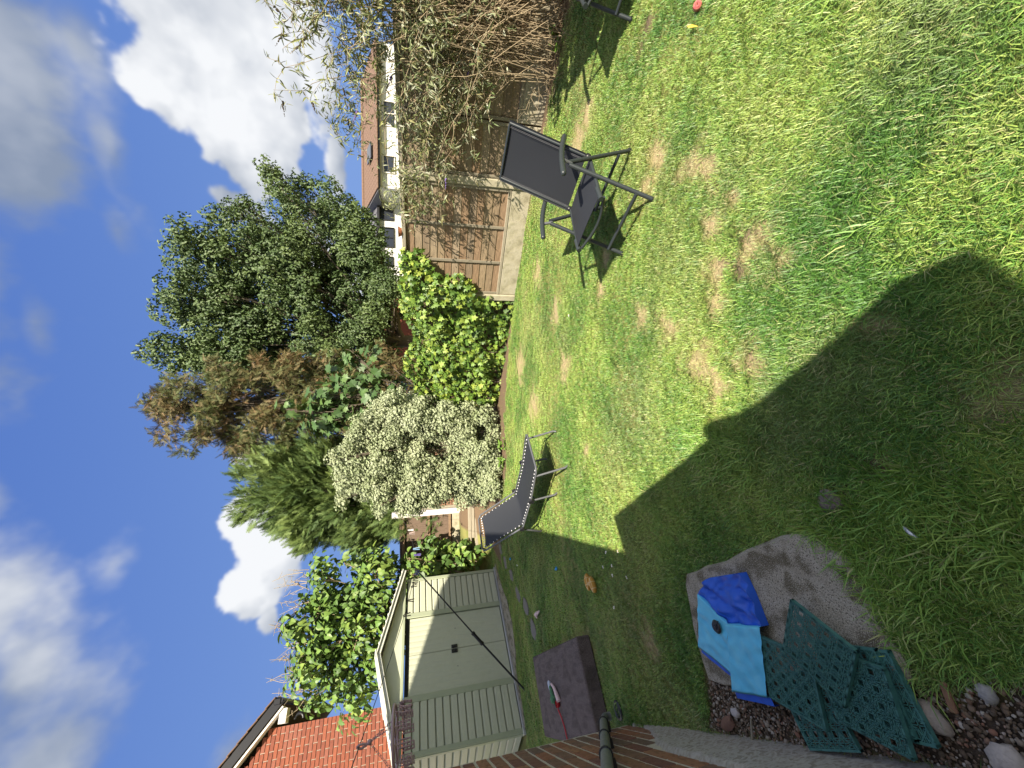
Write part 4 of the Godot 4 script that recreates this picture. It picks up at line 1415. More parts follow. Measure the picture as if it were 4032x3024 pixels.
	for i in s[0].size():
		if i % 30 == 7 and s[0][i].origin.z > -8.3:
			part(t, "leaf", oval, M.pale_leaf if M.has("pale_leaf") else pale_leaf(), s[0][i].scaled_local(Vector3.ONE * 0.06))
		xs.append(s[0][i])
		c2.append(s[1][i])
	many(t, "foliage", clump, M.leaf, xs, c2)
	# ivy over the corner of the fence
	var ivy := leaf_fan(outline_of("ivy"), 0.14, 0.22)
	var ig := [Color(0.15, 0.25, 0.032), Color(0.215, 0.315, 0.045), Color(0.11, 0.205, 0.026), Color(0.27, 0.34, 0.05), Color(0.075, 0.15, 0.022), Color(0.06, 0.12, 0.02)]
	t = thing("ivy_hedge", "thick bright green ivy covering the fence corner below the oak", "ivy")
	mb = MB.new()
	mb.box(Vector3(0.6, 0.85, -7.95), Vector3(2.55, 1.7, 0.04), 0.0, Basis(Vector3(0.78, 0, 0.627), Vector3.UP, Vector3(-0.627, 0, 0.78)))
	part(t, "covered_fence", mb.mesh(), M.boards[1])
	mb = MB.new()
	for k in 40:
		var u := rng.randf()
		var base := Vector3(1.6, 0, -7.0).lerp(Vector3(-0.35, 0, -8.55), u) + Vector3(-0.04, 0, 0.05)
		var pts := []
		for i in 7:
			pts.append(base + Vector3(rnd(-0.1, 0.1), i * 0.26, rnd(-0.03, 0.05)))
		mb.tube(pts, 0.012, 0.006, 4, false)
	part(t, "stems", mb.mesh(), M.bark)
	var out := Vector3(-0.627, 0, 0.78)
	xs = []
	var cs := []
	for k in 2500:
		var u := rng.randf()
		var y := 1.93 * pow(rng.randf(), 0.8)
		var bulge := 0.06 + 0.24 * maxf(0.0, 0.45 + 0.55 * sin(u * 11.0 + y * 4.0) * cos(u * 6.0 - y * 5.0)) + 0.10 * sin(y * 2.2)
		var q := Vector3(1.66, 0, -6.93).lerp(Vector3(-0.42, 0, -8.60), u) + Vector3(0, maxf(0.03, y + 0.10 * sin(u * 14.0) * smoothstep(1.3, 1.9, y)), 0) + out * bulge * pow(rng.randf(), 0.4)
		xs.append(facing(q, out * 1.0 + Vector3(0, 0.55, 0) + rdir() * 0.75, Vector3.DOWN + rdir() * 0.75, rnd(0.065, 0.13)))
		cs.append(shade_of(ig))
	var fd := Vector3(0.763, 0, 0.646)
	var fo := Vector3(-0.646, 0, 0.763)
	for k in 900:
		var a := rnd(-0.12, 0.72)
		var y2 := rnd(0.45, 2.0)
		var lim := lerpf(0.06, 0.70, smoothstep(0.5, 1.9, y2)) + 0.12 * sin(y2 * 8.0)
		if a > lim:
			continue
		var q2 := Vector3(1.602, y2, -6.715) + fd * a + fo * rnd(0.04, 0.30 - 0.2 * clampf(a, 0, 1))
		xs.append(facing(q2, fo + Vector3(0, 0.5, 0) + rdir() * 0.7, Vector3.DOWN + rdir() * 0.7, rnd(0.065, 0.13)))
		cs.append(shade_of(ig))
	individual_leaves(t, ivy, [xs, cs], 300, ig)
	build_buddleia()
	t = thing("corner_shrub", "leafy shrub beside the cut off chair shading the fence corner", "shrub")
	blobs = []
	for k in 26:
		blobs.append([Vector3(rnd(3.75, 4.6), rnd(0.2, 1.35), rnd(-3.1, -2.2)), rnd(0.2, 0.32)])
	limbs(t, Vector3(4.2, 0, -2.65), Vector3(4.2, 0.5, -2.65), blobs, 0.03, 2)
	s = scatter(blobs, 1900, 0.06, 0.11, greens)
	many(t, "foliage", heart, M.leaf, s[0], s[1])
	# little leafy weeds along the bed edge
	var weed := leaf_fan(outline_of("heart"), 0.15, 0.1)
	var spots := [[Vector3(-1.22, 0, -7.62), "small bright green weed in the bed under the pale shrub"], [Vector3(-1.62, 0, -7.75), "second small green weed at the bed edge by the lounger"], [Vector3(3.05, 0, -5.25), "small green weed at the foot of the gravel board"], [Vector3(4.05, 0, -4.3), "leafy weed under the butterfly bush"]]
	for k in spots.size():
		var w := thing("bed_weed", spots[k][1], "weed", Transform3D(Basis.IDENTITY, spots[k][0]), "weeds along the bed edge")
		var wm := leaf_mat(ig[2])
		for j in 26:
			part(w, "leaf", weed, wm, facing(Vector3(rnd(-0.11, 0.11), rnd(0.03, 0.16), rnd(-0.08, 0.08)), Vector3(0, 1, 0.3) + rdir() * 0.6, rdir(), rnd(0.04, 0.075)))

func pale_leaf() -> StandardMaterial3D:
	M.pale_leaf = leafy(0.5, 0.3)
	return M.pale_leaf

func leaf_mat(c: Color) -> StandardMaterial3D:
	var m := leafy(0.5, 0.3)
	m.vertex_color_use_as_albedo = false
	m.albedo_color = c.linear_to_srgb()
	return m

func build_buddleia() -> void:
	var t := thing("butterfly_bush", "straggly butterfly bush with arching twigs and narrow grey green leaves against fence", "shrub")
	var fd := Vector3(0.763, 0, 0.646)
	var fo := Vector3(-0.646, 0, 0.763)
	var f0 := Vector3(1.602, 0, -6.715)
	var lance := leaf_fan(outline_of("lance"), 0.3, 0.25)
	var ramp := [Color(0.20, 0.235, 0.11), Color(0.27, 0.30, 0.17), Color(0.13, 0.18, 0.065), Color(0.42, 0.43, 0.32), Color(0.17, 0.21, 0.08), Color(0.22, 0.20, 0.08)]
	var xs := []
	var cs := []
	var tips := []
	for k in 150:
		var root := f0 + fd * rnd(3.0, 4.5) + fo * rnd(0.12, 0.35)
		var a := rnd(1.1, 4.6) if k % 3 else rnd(2.3, 4.6)
		var h := rnd(0.5, 2.2) + 1.0 * smoothstep(1.2, 3.0, a) * rng.randf()
		if k % 5 == 0:
			h = rnd(2.2, 3.15)
			a = rnd(2.3, 4.6)
		if a < 1.7:
			h = rnd(1.15, 2.0)
		var tip := f0 + fd * a + fo * rnd(0.10, 0.6) + Vector3(0, h, 0)
		var peak := root.lerp(tip, 0.45) + Vector3(0, maxf(h, 1.2) * rnd(0.55, 0.9), 0) + fo * rnd(-0.1, 0.25)
		var pts := []
		for i in 11:
			var u := i / 10.0
			pts.append(root.lerp(peak, u).lerp(peak.lerp(tip, u), u) + rdir() * 0.05 * sin(u * PI))
		var mb := MB.new()
		mb.tube(pts, rnd(0.0030, 0.0065), 0.0018, 5, false)
		for j in 5:
			var i0 := 3 + rng.randi() % 7
			var q: Vector3 = pts[i0]
			var e := q + (rdir() + Vector3(0, 0.25, 0)) * rnd(0.12, 0.34)
			mb.tube([q, q.lerp(e, 0.5) + rdir() * 0.03, e], 0.0032, 0.0016, 4, false)
			tips.append(e)
			if q.y > 1.25 or rng.randf() < 0.25:
				for w in 8:
					var r := q.lerp(e, rnd(0.2, 1.0))
					xs.append(facing(r, rdir() + Vector3(0, 0.6, 0.2), (e - q).normalized() + rdir() * 0.8 + Vector3.DOWN * 0.4, rnd(0.045, 0.105)))
					cs.append(shade_of(ramp))
		part(t, "stem", mb.mesh(), M.twig)
		for i in range(4, 11):
			if a > 2.6 and pts[i].y < 1.3 and rng.randf() < 0.8:
				continue
			for w in 5:
				xs.append(facing(pts[i] + rdir() * 0.03, rdir() + Vector3(0, 0.5, 0.2), (pts[i] - pts[i - 1]).normalized() * 0.6 + rdir() + Vector3.DOWN * 0.35, rnd(0.05, 0.12)))
				cs.append(shade_of(ramp) if pts[i].y < 2.0 else shade_of(ramp).lerp(Color(0.26, 0.27, 0.07), 0.5))
		tips.append(tip)
		# spent flower heads, and a few still purple
		if k % 5 == 0 or k % 17 == 3:
			var fb := MB.new()
			for i in 10:
				var u := i / 9.0
				fb.blob(Vector3(0, u * 0.13, 0) + rdir() * 0.006, Vector3.ONE * lerpf(0.013, 0.004, u), Basis.IDENTITY, 0.6, i + k, 6, 4)
			var dir: Vector3 = (pts[10] - pts[8]).normalized() + Vector3(0, 0.2, 0)
			var fm: Material = plain(lin(0.19, 0.12, 0.36), 0.9) if k % 17 == 3 else plain(lin(0.075, 0.055, 0.035), 0.95)
			part(t, "flower_spike", fb.mesh(), fm, facing(tip, dir.cross(Vector3(0.3, 0.2, 0.9)), dir, 1.0))
	# leafy mass hanging over the fence top
	for k in 95:
		var a2 := rnd(2.2, 4.7)
		var c3 := f0 + fd * a2 + fo * rnd(-0.05, 0.45) + Vector3(0, rnd(1.35, 2.9) - 0.3 * smoothstep(2.9, 2.2, a2), 0)
		if k % 4 == 0:
			c3 = f0 + fd * rnd(1.35, 2.3) + fo * rnd(0.08, 0.4) + Vector3(0, rnd(1.5, 2.1), 0)
		var yellowish := rng.randf() < 0.35
		for j in 34:
			var d3 := rdir()
			xs.append(facing(c3 + d3 * rnd(0.05, 0.26), d3 + rdir() + Vector3(0, 0.4, 0.2), rdir() + Vector3.DOWN * 0.5, rnd(0.045, 0.10)))
			cs.append(shade_of(ramp).lerp(Color(0.24, 0.25, 0.07), 0.55) if yellowish else shade_of(ramp))
	individual_leaves(t, lance, [xs, cs], 300, ramp)
	# dry twigs fallen in a tangle at its foot
	var mb2 := MB.new()
	for k in 130:
		var q := f0 + fd * rnd(2.8, 4.6) + fo * rnd(0.08, 0.55) + Vector3(0, rnd(0.01, 0.55) * rng.randf(), 0)
		var e := q + Vector3(rnd(-1, 1), rnd(-0.15, 0.35), rnd(-1, 1)).normalized() * rnd(0.2, 0.6)
		e.y = maxf(e.y, 0.02)
		mb2.tube([q, q.lerp(e, 0.3) + rdir() * 0.07, q.lerp(e, 0.65) + rdir() * 0.09, e], 0.0028, 0.0015, 4, false)
	var o := part(t, "dry_twigs", mb2.mesh(), M.twig)
	o.set_meta("kind", "stuff")

# ------------------------------------------------------------------ garden furniture
func build_furniture() -> void:
	var cx := Vector3(0.496, 0, 0.868).normalized()
	var cz := Vector3(-cx.z, 0, cx.x)
	var c := thing("garden_chair", "dark grey reclining garden chair standing alone on the sunlit lawn", "chair", Transform3D(Basis(cx, Vector3.UP, cz), Vector3(1.4565, 0, -2.8315)), "dark folding garden chairs")
	var fm: Material = M.dark_metal
	for s in [-1.0, 1.0]:
		var joint := Vector3(s * 0.25, 0.585, -0.02)
		for z in [0.305, -0.311]:
			var mb := MB.new()
			mb.tube([joint + Vector3(0, 0, 0.015 * signf(z)), Vector3(s * 0.25, 0.005, z)], 0.0155, 0.0155, 12)
			var l := part(c, "leg", mb.mesh(), fm)
			var fb := MB.new()
			fb.tube([Vector3(s * 0.25, 0.02, z * 0.985), Vector3(s * 0.25, -0.004, z * 1.002)], 0.0205, 0.0205, 12)
			part(l, "foot_cap", fb.mesh(), M.black)
		var mb2 := MB.new()
		var arm := []
		for k in 9:
			var u := k / 8.0
			arm.append(Vector3(s * 0.272, lerpf(0.565, 0.668, u) + 0.018 * sin(u * PI), lerpf(-0.335, 0.145, u)))
		mb2.tube(arm, 0.020, 0.020, 10)
		mb2.blob(arm[0], Vector3.ONE * 0.020, Basis.IDENTITY, 0, 1, 10, 6)
		mb2.blob(arm[8], Vector3.ONE * 0.020, Basis.IDENTITY, 0, 1, 10, 6)
		part(c, "armrest", mb2.mesh(), fm)
		mb2 = MB.new()
		mb2.tube([joint + Vector3(0.0, -0.02, 0), joint + Vector3(s * 0.02, 0.045, 0.0)], 0.012, 0.012, 8)
		part(c, "arm_bracket", mb2.mesh(), M.grey_metal)
		mb2 = MB.new()
		mb2.tube([Vector3(s * 0.222, 0.385, -0.19), Vector3(s * 0.222, 0.955, -0.525)], 0.012, 0.012, 10)
		part(c, "back_rail", mb2.mesh(), fm)
		mb2 = MB.new()
		mb2.tube([Vector3(s * 0.226, 0.375, -0.19), Vector3(s * 0.226, 0.41, 0.30)], 0.0135, 0.0135, 10)
		part(c, "seat_rail", mb2.mesh(), fm)
		mb2 = MB.new()
		mb2.blob(Vector3(s * 0.226, 0.385, -0.19), Vector3(0.022, 0.026, 0.026), Basis.IDENTITY, 0, 1, 10, 6)
		part(c, "hinge", mb2.mesh(), M.black)
	for bar in [[0.125, 0.256, 0.014], [0.125, -0.232, 0.013]]:
		var mb := MB.new()
		mb.tube([Vector3(-0.25, bar[0], bar[1]), Vector3(0.25, bar[0], bar[1])], bar[2], bar[2], 10)
		part(c, "crossbar", mb.mesh(), fm)
	var mb3 := MB.new()
	var bow := []
	for k in 9:
		var u := k / 8.0
		bow.append(Vector3(lerpf(-0.226, 0.226, u), 0.385 - 0.05 * sin(u * PI), 0.30 - 0.01 * sin(u * PI)))
	mb3.tube(bow, 0.0125, 0.0125, 8)
	part(c, "front_bow", mb3.mesh(), fm)
	mb3 = MB.new()
	mb3.tube([Vector3(0.226, 0.41, 0.21), Vector3(0.226, 0.412, 0.33)], 0.019, 0.019, 10)
	mb3.tube([Vector3(-0.226, 0.41, 0.21), Vector3(-0.226, 0.412, 0.33)], 0.019, 0.019, 10)
	part(c, "seat_end_cap", mb3.mesh(), fm)
	mb3 = MB.new()
	mb3.tube([Vector3(-0.222, 0.955, -0.525), Vector3(0.222, 0.955, -0.525)], 0.011, 0.011, 8)
	part(c, "top_rail", mb3.mesh(), fm)
	var cloth := func(a: Vector3, b: Vector3, sag: float, w: float) -> ArrayMesh:
		var m := MB.new()
		var nrm := (b - a).normalized().cross(Vector3.RIGHT)
		m.grid(func(u: float, v: float) -> Vector3:
			var x := lerpf(-w, w, u)
			var e := absf(u - 0.5) * 2.0
			return a.lerp(b, v) + Vector3(x, 0, 0) + nrm * (sag * (1.0 - e * e) * (0.4 + 0.6 * sin(v * PI)) - 0.008 * smoothstep(0.93, 1.0, e)), 20, 14)
		m.grid(func(u: float, v: float) -> Vector3:
			var x := lerpf(-w, w, u)
			var e := absf(u - 0.5) * 2.0
			return a.lerp(b, v) + Vector3(x, 0, 0) + nrm * (sag * (1.0 - e * e) * (0.4 + 0.6 * sin(v * PI)) - 0.008 * smoothstep(0.93, 1.0, e) + 0.003), 20, 14)
		return m.mesh()
	var back := part(c, "backrest", cloth.call(Vector3(0, 0.40, -0.195), Vector3(0, 0.958, -0.530), 0.012, 0.246), M.fabric)
	for s in [-1.0, 1.0]:
		for q in [0.197, 0.205]:
			var sm := MB.new()
			sm.tube([Vector3(s * q, 0.41, -0.186), Vector3(s * q, 0.95, -0.512)], 0.0012, 0.0012, 4)
			part(back, "stitching", sm.mesh(), plain(lin(0.10, 0.10, 0.11), 0.8))
	part(c, "seat", cloth.call(Vector3(0, 0.378, -0.165), Vector3(0, 0.418, 0.305), 0.018, 0.236), M.fabric)
	var d := c.duplicate()
	d.name = numbered("garden_chair")
	add_child(d)
	d.position = Vector3(3.232, 0, -2.65)
	tag(d, "dark grey garden chair cut off by the picture edge beside the twigs", "chair", "dark folding garden chairs")
	build_lounger()

func build_lounger() -> void:
	var ex := Vector3(-0.742, 0, -0.670).normalized()      # towards the head end
	var wz := ex.cross(Vector3.UP)
	var t := thing("sun_lounger", "grey laced sun lounger with raised back at edge of house shadow", "lounger", Transform3D(Basis(ex, Vector3.UP, wz), Vector3(-0.985, 0, -4.22)))
	var sgn := 1.0 if wz.dot(Vector3(0.67, 0, -0.742)) > 0 else -1.0
	var prof := func(s: float) -> Vector3:
		var y := 0.375
		if s < 0.62:
			y = lerpf(0.385, 0.335, s / 0.62)
		elif s < 1.32:
			y = lerpf(0.335, 0.325, (s - 0.62) / 0.7)
		else:
			var u := (s - 1.32) / 0.80
			return Vector3(1.32 + 0.62 * u, 0.325 + 0.50 * u, 0)
		return Vector3(s, y, 0)
	var Wd := 0.56
	# frame: near and far side rails, and the end bows
	var rail := []
	var S := 2.12
	for k in 8:
		rail.append(prof.call(lerpf(0.04, 0.62, k / 7.0)))
	for k in 6:
		rail.append(prof.call(lerpf(0.66, 1.30, k / 5.0)))
	for k in 7:
		rail.append(prof.call(lerpf(1.34, S - 0.05, k / 6.0)))
	var loop := []
	for p in rail:
		loop.append(p)
	var e0: Vector3 = prof.call(S)
	loop.append(e0 + Vector3(0, 0, sgn * 0.05))
	loop.append(e0 + Vector3(0, 0, sgn * (Wd - 0.05)))
	for k in rail.size():
		var q: Vector3 = rail[rail.size() - 1 - k]
		loop.append(q + Vector3(0, 0, sgn * Wd))
	var f0: Vector3 = prof.call(0.0)
	loop.append(f0 + Vector3(0, 0, sgn * (Wd - 0.04)))
	loop.append(f0 + Vector3(0, 0, sgn * 0.04))
	var mb := MB.new()
	mb.tube(loop, 0.0125, 0.0125, 10, false, true)
	part(t, "frame", mb.mesh(), M.grey_metal)
	mb = MB.new()
	mb.grid(func(u: float, v: float) -> Vector3:
		var p: Vector3 = prof.call(lerpf(0.05, S - 0.055, v))
		var e := absf(u - 0.5) * 2.0
		return p + Vector3(0, -0.022 * (1.0 - e * e) - 0.002, sgn * lerpf(0.04, Wd - 0.04, u)), 16, 60)
	mb.grid(func(u: float, v: float) -> Vector3:
		var p: Vector3 = prof.call(lerpf(0.05, S - 0.055, v))
		var e := absf(u - 0.5) * 2.0
		return p + Vector3(0, -0.022 * (1.0 - e * e) - 0.005, sgn * lerpf(0.04, Wd - 0.04, u)), 16, 60)
	var fabric := part(t, "sling", mb.mesh(), M.fabric)
	var eye := MB.new()
	eye.blob(Vector3.ZERO, Vector3(0.010, 0.005, 0.010), Basis.IDENTITY, 0, 1, 8, 4)
	var em := eye.mesh()
	var cord := MB.new()
	var bright := plain(lin(0.8, 0.8, 0.82), 0.3)
	for side in 2:
		for k in 28:
			var s := lerpf(0.08, S - 0.09, k / 27.0)
			var p: Vector3 = prof.call(s)
			var zz := 0.047 if side == 0 else Wd - 0.047
			part(fabric, "eyelet", em, bright, Transform3D(Basis.IDENTITY, p + Vector3(0, 0.001, sgn * zz)))
			var r: Vector3 = prof.call(s + 0.03)
			var zo := 0.0 if side == 0 else Wd
			cord.tube([p + Vector3(0, 0, sgn * zz), p.lerp(r, 0.5) + Vector3(0, 0.013, sgn * zo), r + Vector3(0, 0, sgn * zz)], 0.003, 0.003, 4, false)
	for k in 12:
		var z0 := lerpf(0.06, Wd - 0.06, k / 11.0)
		var p: Vector3 = prof.call(S - 0.062)
		var r: Vector3 = prof.call(S)
		part(fabric, "eyelet", em, bright, Transform3D(Basis(Vector3(0, 0, 1), 0.68), p + Vector3(0, 0.002, sgn * z0)))
		cord.tube([p + Vector3(0, 0, sgn * z0), r + Vector3(0, 0, sgn * (z0 + 0.02)), p + Vector3(0, 0, sgn * (z0 + 0.04))], 0.003, 0.003, 4, false)
	part(t, "lacing", cord.mesh(), M.black)
	# three pairs of splayed legs
	for L in [[0.13, 0.375, -0.02], [0.66, 0.335, 0.55], [1.37, 0.33, 1.50]]:
		for z in [0.0, Wd]:
			mb = MB.new()
			mb.tube([Vector3(L[0], L[1], sgn * z), Vector3(lerpf(L[0], L[2], 0.9), 0.04, sgn * z), Vector3(L[2], 0.004, sgn * (z + (0.02 if z == 0.0 else -0.02)))], 0.0125, 0.0125, 8)
			part(t, "leg", mb.mesh(), M.grey_metal)
	for s in [0.64, 1.34]:
		for z in [-0.02, Wd + 0.02]:
			mb = MB.new()
			var p: Vector3 = prof.call(s)
			mb.tube([p + Vector3(0, 0.0, sgn * (z - 0.014)), p + Vector3(0, 0, sgn * (z + 0.014))], 0.036, 0.036, 16)
			part(t, "hinge_knob", mb.mesh(), M.black)

# ------------------------------------------------------------------ washing line
func build_washing_line() -> void:
	var foot := Vector3(-5.285, 0.0, -6.407)
	var top := Vector3(-3.33, 1.80, -7.2)
	var t := thing("line_prop", "black telescopic clothes prop leaning across the shed doors", "pole")
	var mb := MB.new()
	var mid := foot.lerp(top, 0.42)
	mb.tube([foot + Vector3(0, -0.02, 0), mid], 0.016, 0.016, 10)
	part(t, "lower_tube", mb.mesh(), M.black)
	mb = MB.new()
	mb.tube([mid, top], 0.012, 0.012, 10)
	part(t, "upper_tube", mb.mesh(), M.black)
	mb = MB.new()
	var d := (top - foot).normalized()
	mb.tube([mid - d * 0.11, mid + d * 0.11], 0.027, 0.027, 12)
	mb.tube([mid - d * 0.13, mid - d * 0.09], 0.034, 0.034, 12)
	mb.tube([mid + d * 0.09, mid + d * 0.13], 0.034, 0.034, 12)
	part(t, "clamp", mb.mesh(), M.black)
	mb = MB.new()
	mb.tube([top - d * 0.02, top + d * 0.05 + Vector3(0.03, 0.02, 0)], 0.008, 0.005, 6)
	mb.tube([top - d * 0.02, top + d * 0.03 + Vector3(-0.03, 0.05, 0)], 0.008, 0.005, 6)
	part(t, "fork", mb.mesh(), M.black)
	var hook := Vector3(-2.19, 2.07, -2.5)
	var wall_end := hook + (hook - top) * 0.16
	var far_end := Vector3(-3.70, 2.30, -11.4)
	var path := []
	for k in 25:
		var u := k / 24.0
		path.append(wall_end.lerp(top, u) - Vector3(0, 0.05 * sin(u * PI), 0))
	var path2 := []
	for k in 13:
		var u := k / 12.0
		path2.append(top.lerp(far_end, u) - Vector3(0, 0.10 * sin(u * PI), 0))
	mb = MB.new()
	mb.tube(path, 0.003, 0.003, 5, false)
	mb.tube(path2, 0.003, 0.003, 5, false)
	var o := part(self, "washing_line", mb.mesh(), plain(lin(0.06, 0.07, 0.07), 0.7))
	tag(o, "thin dark washing line running from house over the shed front", "washing line")
	# pegs
	var leg := MB.new()
	for s in [-1.0, 1.0]:
		leg.box(Vector3(s * 0.011, -0.045, 0), Vector3(0.010, 0.09, 0.012), 0.002, Basis(Vector3(0, 0, 1), s * 0.12))
	leg.box(Vector3(0, -0.03, 0), Vector3(0.02, 0.008, 0.014), 0.002)
	var body := leg.mesh()
	var tan := lin(0.16, 0.12, 0.085)
	var pegs := [[0.975, tan, 0.5, "brown peg next to the prop end of the line"], [0.955, lin(0.10, 0.13, 0.42), 0.2, "violet blue peg between two brown pegs by the prop"], [0.942, tan, -0.3, "brown peg between the two blue pegs"], [0.925, lin(0.03, 0.12, 0.55), 0.1, "bright blue peg hanging over the lit shed corner"], [0.905, tan, 0.7, "splayed brown peg just left of the bright blue peg"], [0.855, tan, 0.0, "single brown peg above the shed's corner cladding"], [0.830, tan, -0.6, "tilted brown peg at the shed's door trim"], [0.780, tan, 0.5, "brown peg over the end of the shed lintel"], [0.660, tan, -0.2, "brown peg in front of the shed gable"], [0.550, tan, 0.3, "brown peg against the left shed fascia"]]
	for k in pegs.size():
		var g: Array = pegs[k]
		var u: float = g[0]
		var at := wall_end.lerp(top, u) - Vector3(0, 0.05 * sin(u * PI) - 0.012, 0)
		var pg := part(self, "clothes_peg", body, plain(g[1], 0.7), Transform3D(Basis(Vector3.UP, 0.4 + g[2]) * Basis(Vector3(0, 0, 1), g[2] * 0.5), at))
		tag(pg, g[3], "peg", "pegs on the washing line")
	var pegs2 := [[0.18, lin(0.14, 0.10, 0.35), "purple peg on the line right of the prop"], [0.27, lin(0.25, 0.42, 0.62), "pale blue peg against the climber leaves"], [0.55, lin(0.55, 0.42, 0.38), "pinkish peg near the white peg"], [0.62, lin(0.75, 0.75, 0.75), "white peg in front of the brown back fence"]]
	for g in pegs2:
		var u2: float = g[0]
		var at2 := top.lerp(far_end, u2) - Vector3(0, 0.10 * sin(u2 * PI) - 0.012, 0)
		var pg2 := part(self, "clothes_peg", body, plain(g[1], 0.7), Transform3D(Basis(Vector3.UP, rnd(0, 3)).scaled(Vector3.ONE * 1.5), at2))
		tag(pg2, g[2], "peg", "pegs on the washing line")
	# round sock hanger
	var c := Vector3(-2.19, 1.80, -2.5)
	var h := thing("sock_hanger", "mauve round sock hanger with cage pegs hanging from chains", "hanger", Transform3D(Basis(Vector3(0.9, 0.05, 0), Vector3(-0.05, 1, 0), Vector3(0, 0, 1)).orthonormalized(), c))
	var mauve := plain(lin(0.42, 0.29, 0.32), 0.55)
	mb = MB.new()
	var ring := []
	for k in 28:
		var th := TAU * k / 28.0
		ring.append(Vector3(cos(th) * 0.165, 0.04, sin(th) * 0.165))
	mb.tube(ring, 0.009, 0.009, 8, false, true)
	mb.tube([Vector3(-0.165, 0.04, 0), Vector3(0.165, 0.04, 0)], 0.006, 0.006, 6)
	mb.tube([Vector3(0, 0.04, -0.165), Vector3(0, 0.04, 0.165)], 0.006, 0.006, 6)
	part(h, "ring", mb.mesh(), mauve)
	var swivel := Vector3(0.02, 0.19, 0.0)
	for k in 3:
		var th := TAU * k / 3.0 + 0.5
		var e := Vector3(cos(th) * 0.165, 0.045, sin(th) * 0.165)
		mb = MB.new()
		for i in 14:
			var at3 := swivel.lerp(e, (i + 0.5) / 14.0)
			var lk := []
			var dir := (e - swivel).normalized()
			var sd2 := dir.cross(Vector3(0.2, 0.1, 0.9) if i % 2 else Vector3(0.9, 0.3, -0.2)).normalized()
			for q in 8:
				lk.append(at3 + dir * cos(TAU * q / 8.0) * 0.010 + sd2 * sin(TAU * q / 8.0) * 0.0055)
			mb.tube(lk, 0.0016, 0.0016, 4, false, true)
		part(h, "chain", mb.mesh(), mauve)
	mb = MB.new()
	mb.blob(swivel, Vector3(0.016, 0.014, 0.016), Basis.IDENTITY, 0, 1, 8, 6)
	var hk := [swivel]
	for k in 10:
		var th := PI * 1.35 * k / 9.0
		hk.append(swivel + Vector3(-0.026 + 0.026 * cos(th) * -1.0 + 0.026, 0.045 + 0.028 * sin(th) + 0.0, 0) + Vector3(-0.026 * (1 - cos(th)) * 0.5, 0, 0))
	mb.tube(hk, 0.007, 0.006, 8)
	part(h, "hook", mb.mesh(), mauve)
	var cage := MB.new()
	for s in [-1.0, 1.0]:
		for q in [-0.018, 0.0, 0.018]:
			cage.tube([Vector3(q, 0.0, s * 0.006), Vector3(q, -0.03, s * 0.016), Vector3(q, -0.075, s * 0.010)], 0.003, 0.003, 4)
		for y in [-0.012, -0.03, -0.05, -0.073]:
			cage.tube([Vector3(-0.02, y, s * 0.014), Vector3(0.02, y, s * 0.014)], 0.003, 0.003, 4)
	cage.tube([Vector3(0, 0.03, 0), Vector3(0, -0.005, 0)], 0.003, 0.003, 4)
	var cm := cage.mesh()
	for k in 12:
		var th := TAU * k / 12.0
		part(h, "cage_peg", cm, mauve, Transform3D(Basis(Vector3.UP, th + rnd(-0.5, 0.5)) * Basis(Vector3.RIGHT, rnd(-0.2, 0.2)), Vector3(cos(th) * 0.16, 0.01, sin(th) * 0.16)))

# ------------------------------------------------------------------ tiles, pool, toys
func deck_tile() -> ArrayMesh:
	var mb := MB.new()
	var S := 0.262
	var y := 0.0
	var bar := func(a: Vector2, b: Vector2, w: float, h: float) -> void:
		var d := b - a
		if d.length() < 0.002:
			return
		var m := (a + b) / 2.0
		mb.box(Vector3(m.x, y - h / 2.0, m.y), Vector3(d.length(), h, w), 0.0, Basis(Vector3.UP, -d.angle()))
	var H := S / 2.0
	for s in [-1.0, 1.0]:
		bar.call(Vector2(-H, s * (H - 0.004)), Vector2(H, s * (H - 0.004)), 0.008, 0.018)
		bar.call(Vector2(s * (H - 0.004), -H), Vector2(s * (H - 0.004), H), 0.008, 0.0182)
	var n := 5
	var c := S / n
	for i in range(-1, n + 1):
		for j in range(-1, n + 1):
			for odd in 2:
				var ctr := Vector2(-H + (i + 0.5 + 0.5 * odd) * c, -H + (j + 0.5 + 0.5 * odd) * c)
				# stripes inside the diamond about ctr
				var r := c / 2.0
				for k in range(-3, 4):
					var o := k * r / 3.6
					var half := r - absf(o) - 0.002
					if half < 0.003:
						continue
					var a := ctr + (Vector2(-half, o) if odd == 0 else Vector2(o, -half))
					var b := ctr + (Vector2(half, o) if odd == 0 else Vector2(o, half))
					a = a.clamp(Vector2(-H, -H), Vector2(H, H))
					b = b.clamp(Vector2(-H, -H), Vector2(H, H))
					if absf(ctr.x) > H + r or absf(ctr.y) > H + r:
						continue
					if odd == 0 and absf(ctr.y + o) > H or odd == 1 and absf(ctr.x + o) > H:
						continue
					bar.call(a, b, 0.0028, 0.004)
	for k in range(-n, n + 1):
		for s in [-1.0, 1.0]:
			var off := k * c
			var x0 := maxf(-H, -H + off)
			var x1 := minf(H, H + off)
			if x1 - x0 > 0.01:
				bar.call(Vector2(x0, s * (x0 - off)), Vector2(x1, s * (x1 - off)), 0.0034, 0.0046)
	return mb.mesh()

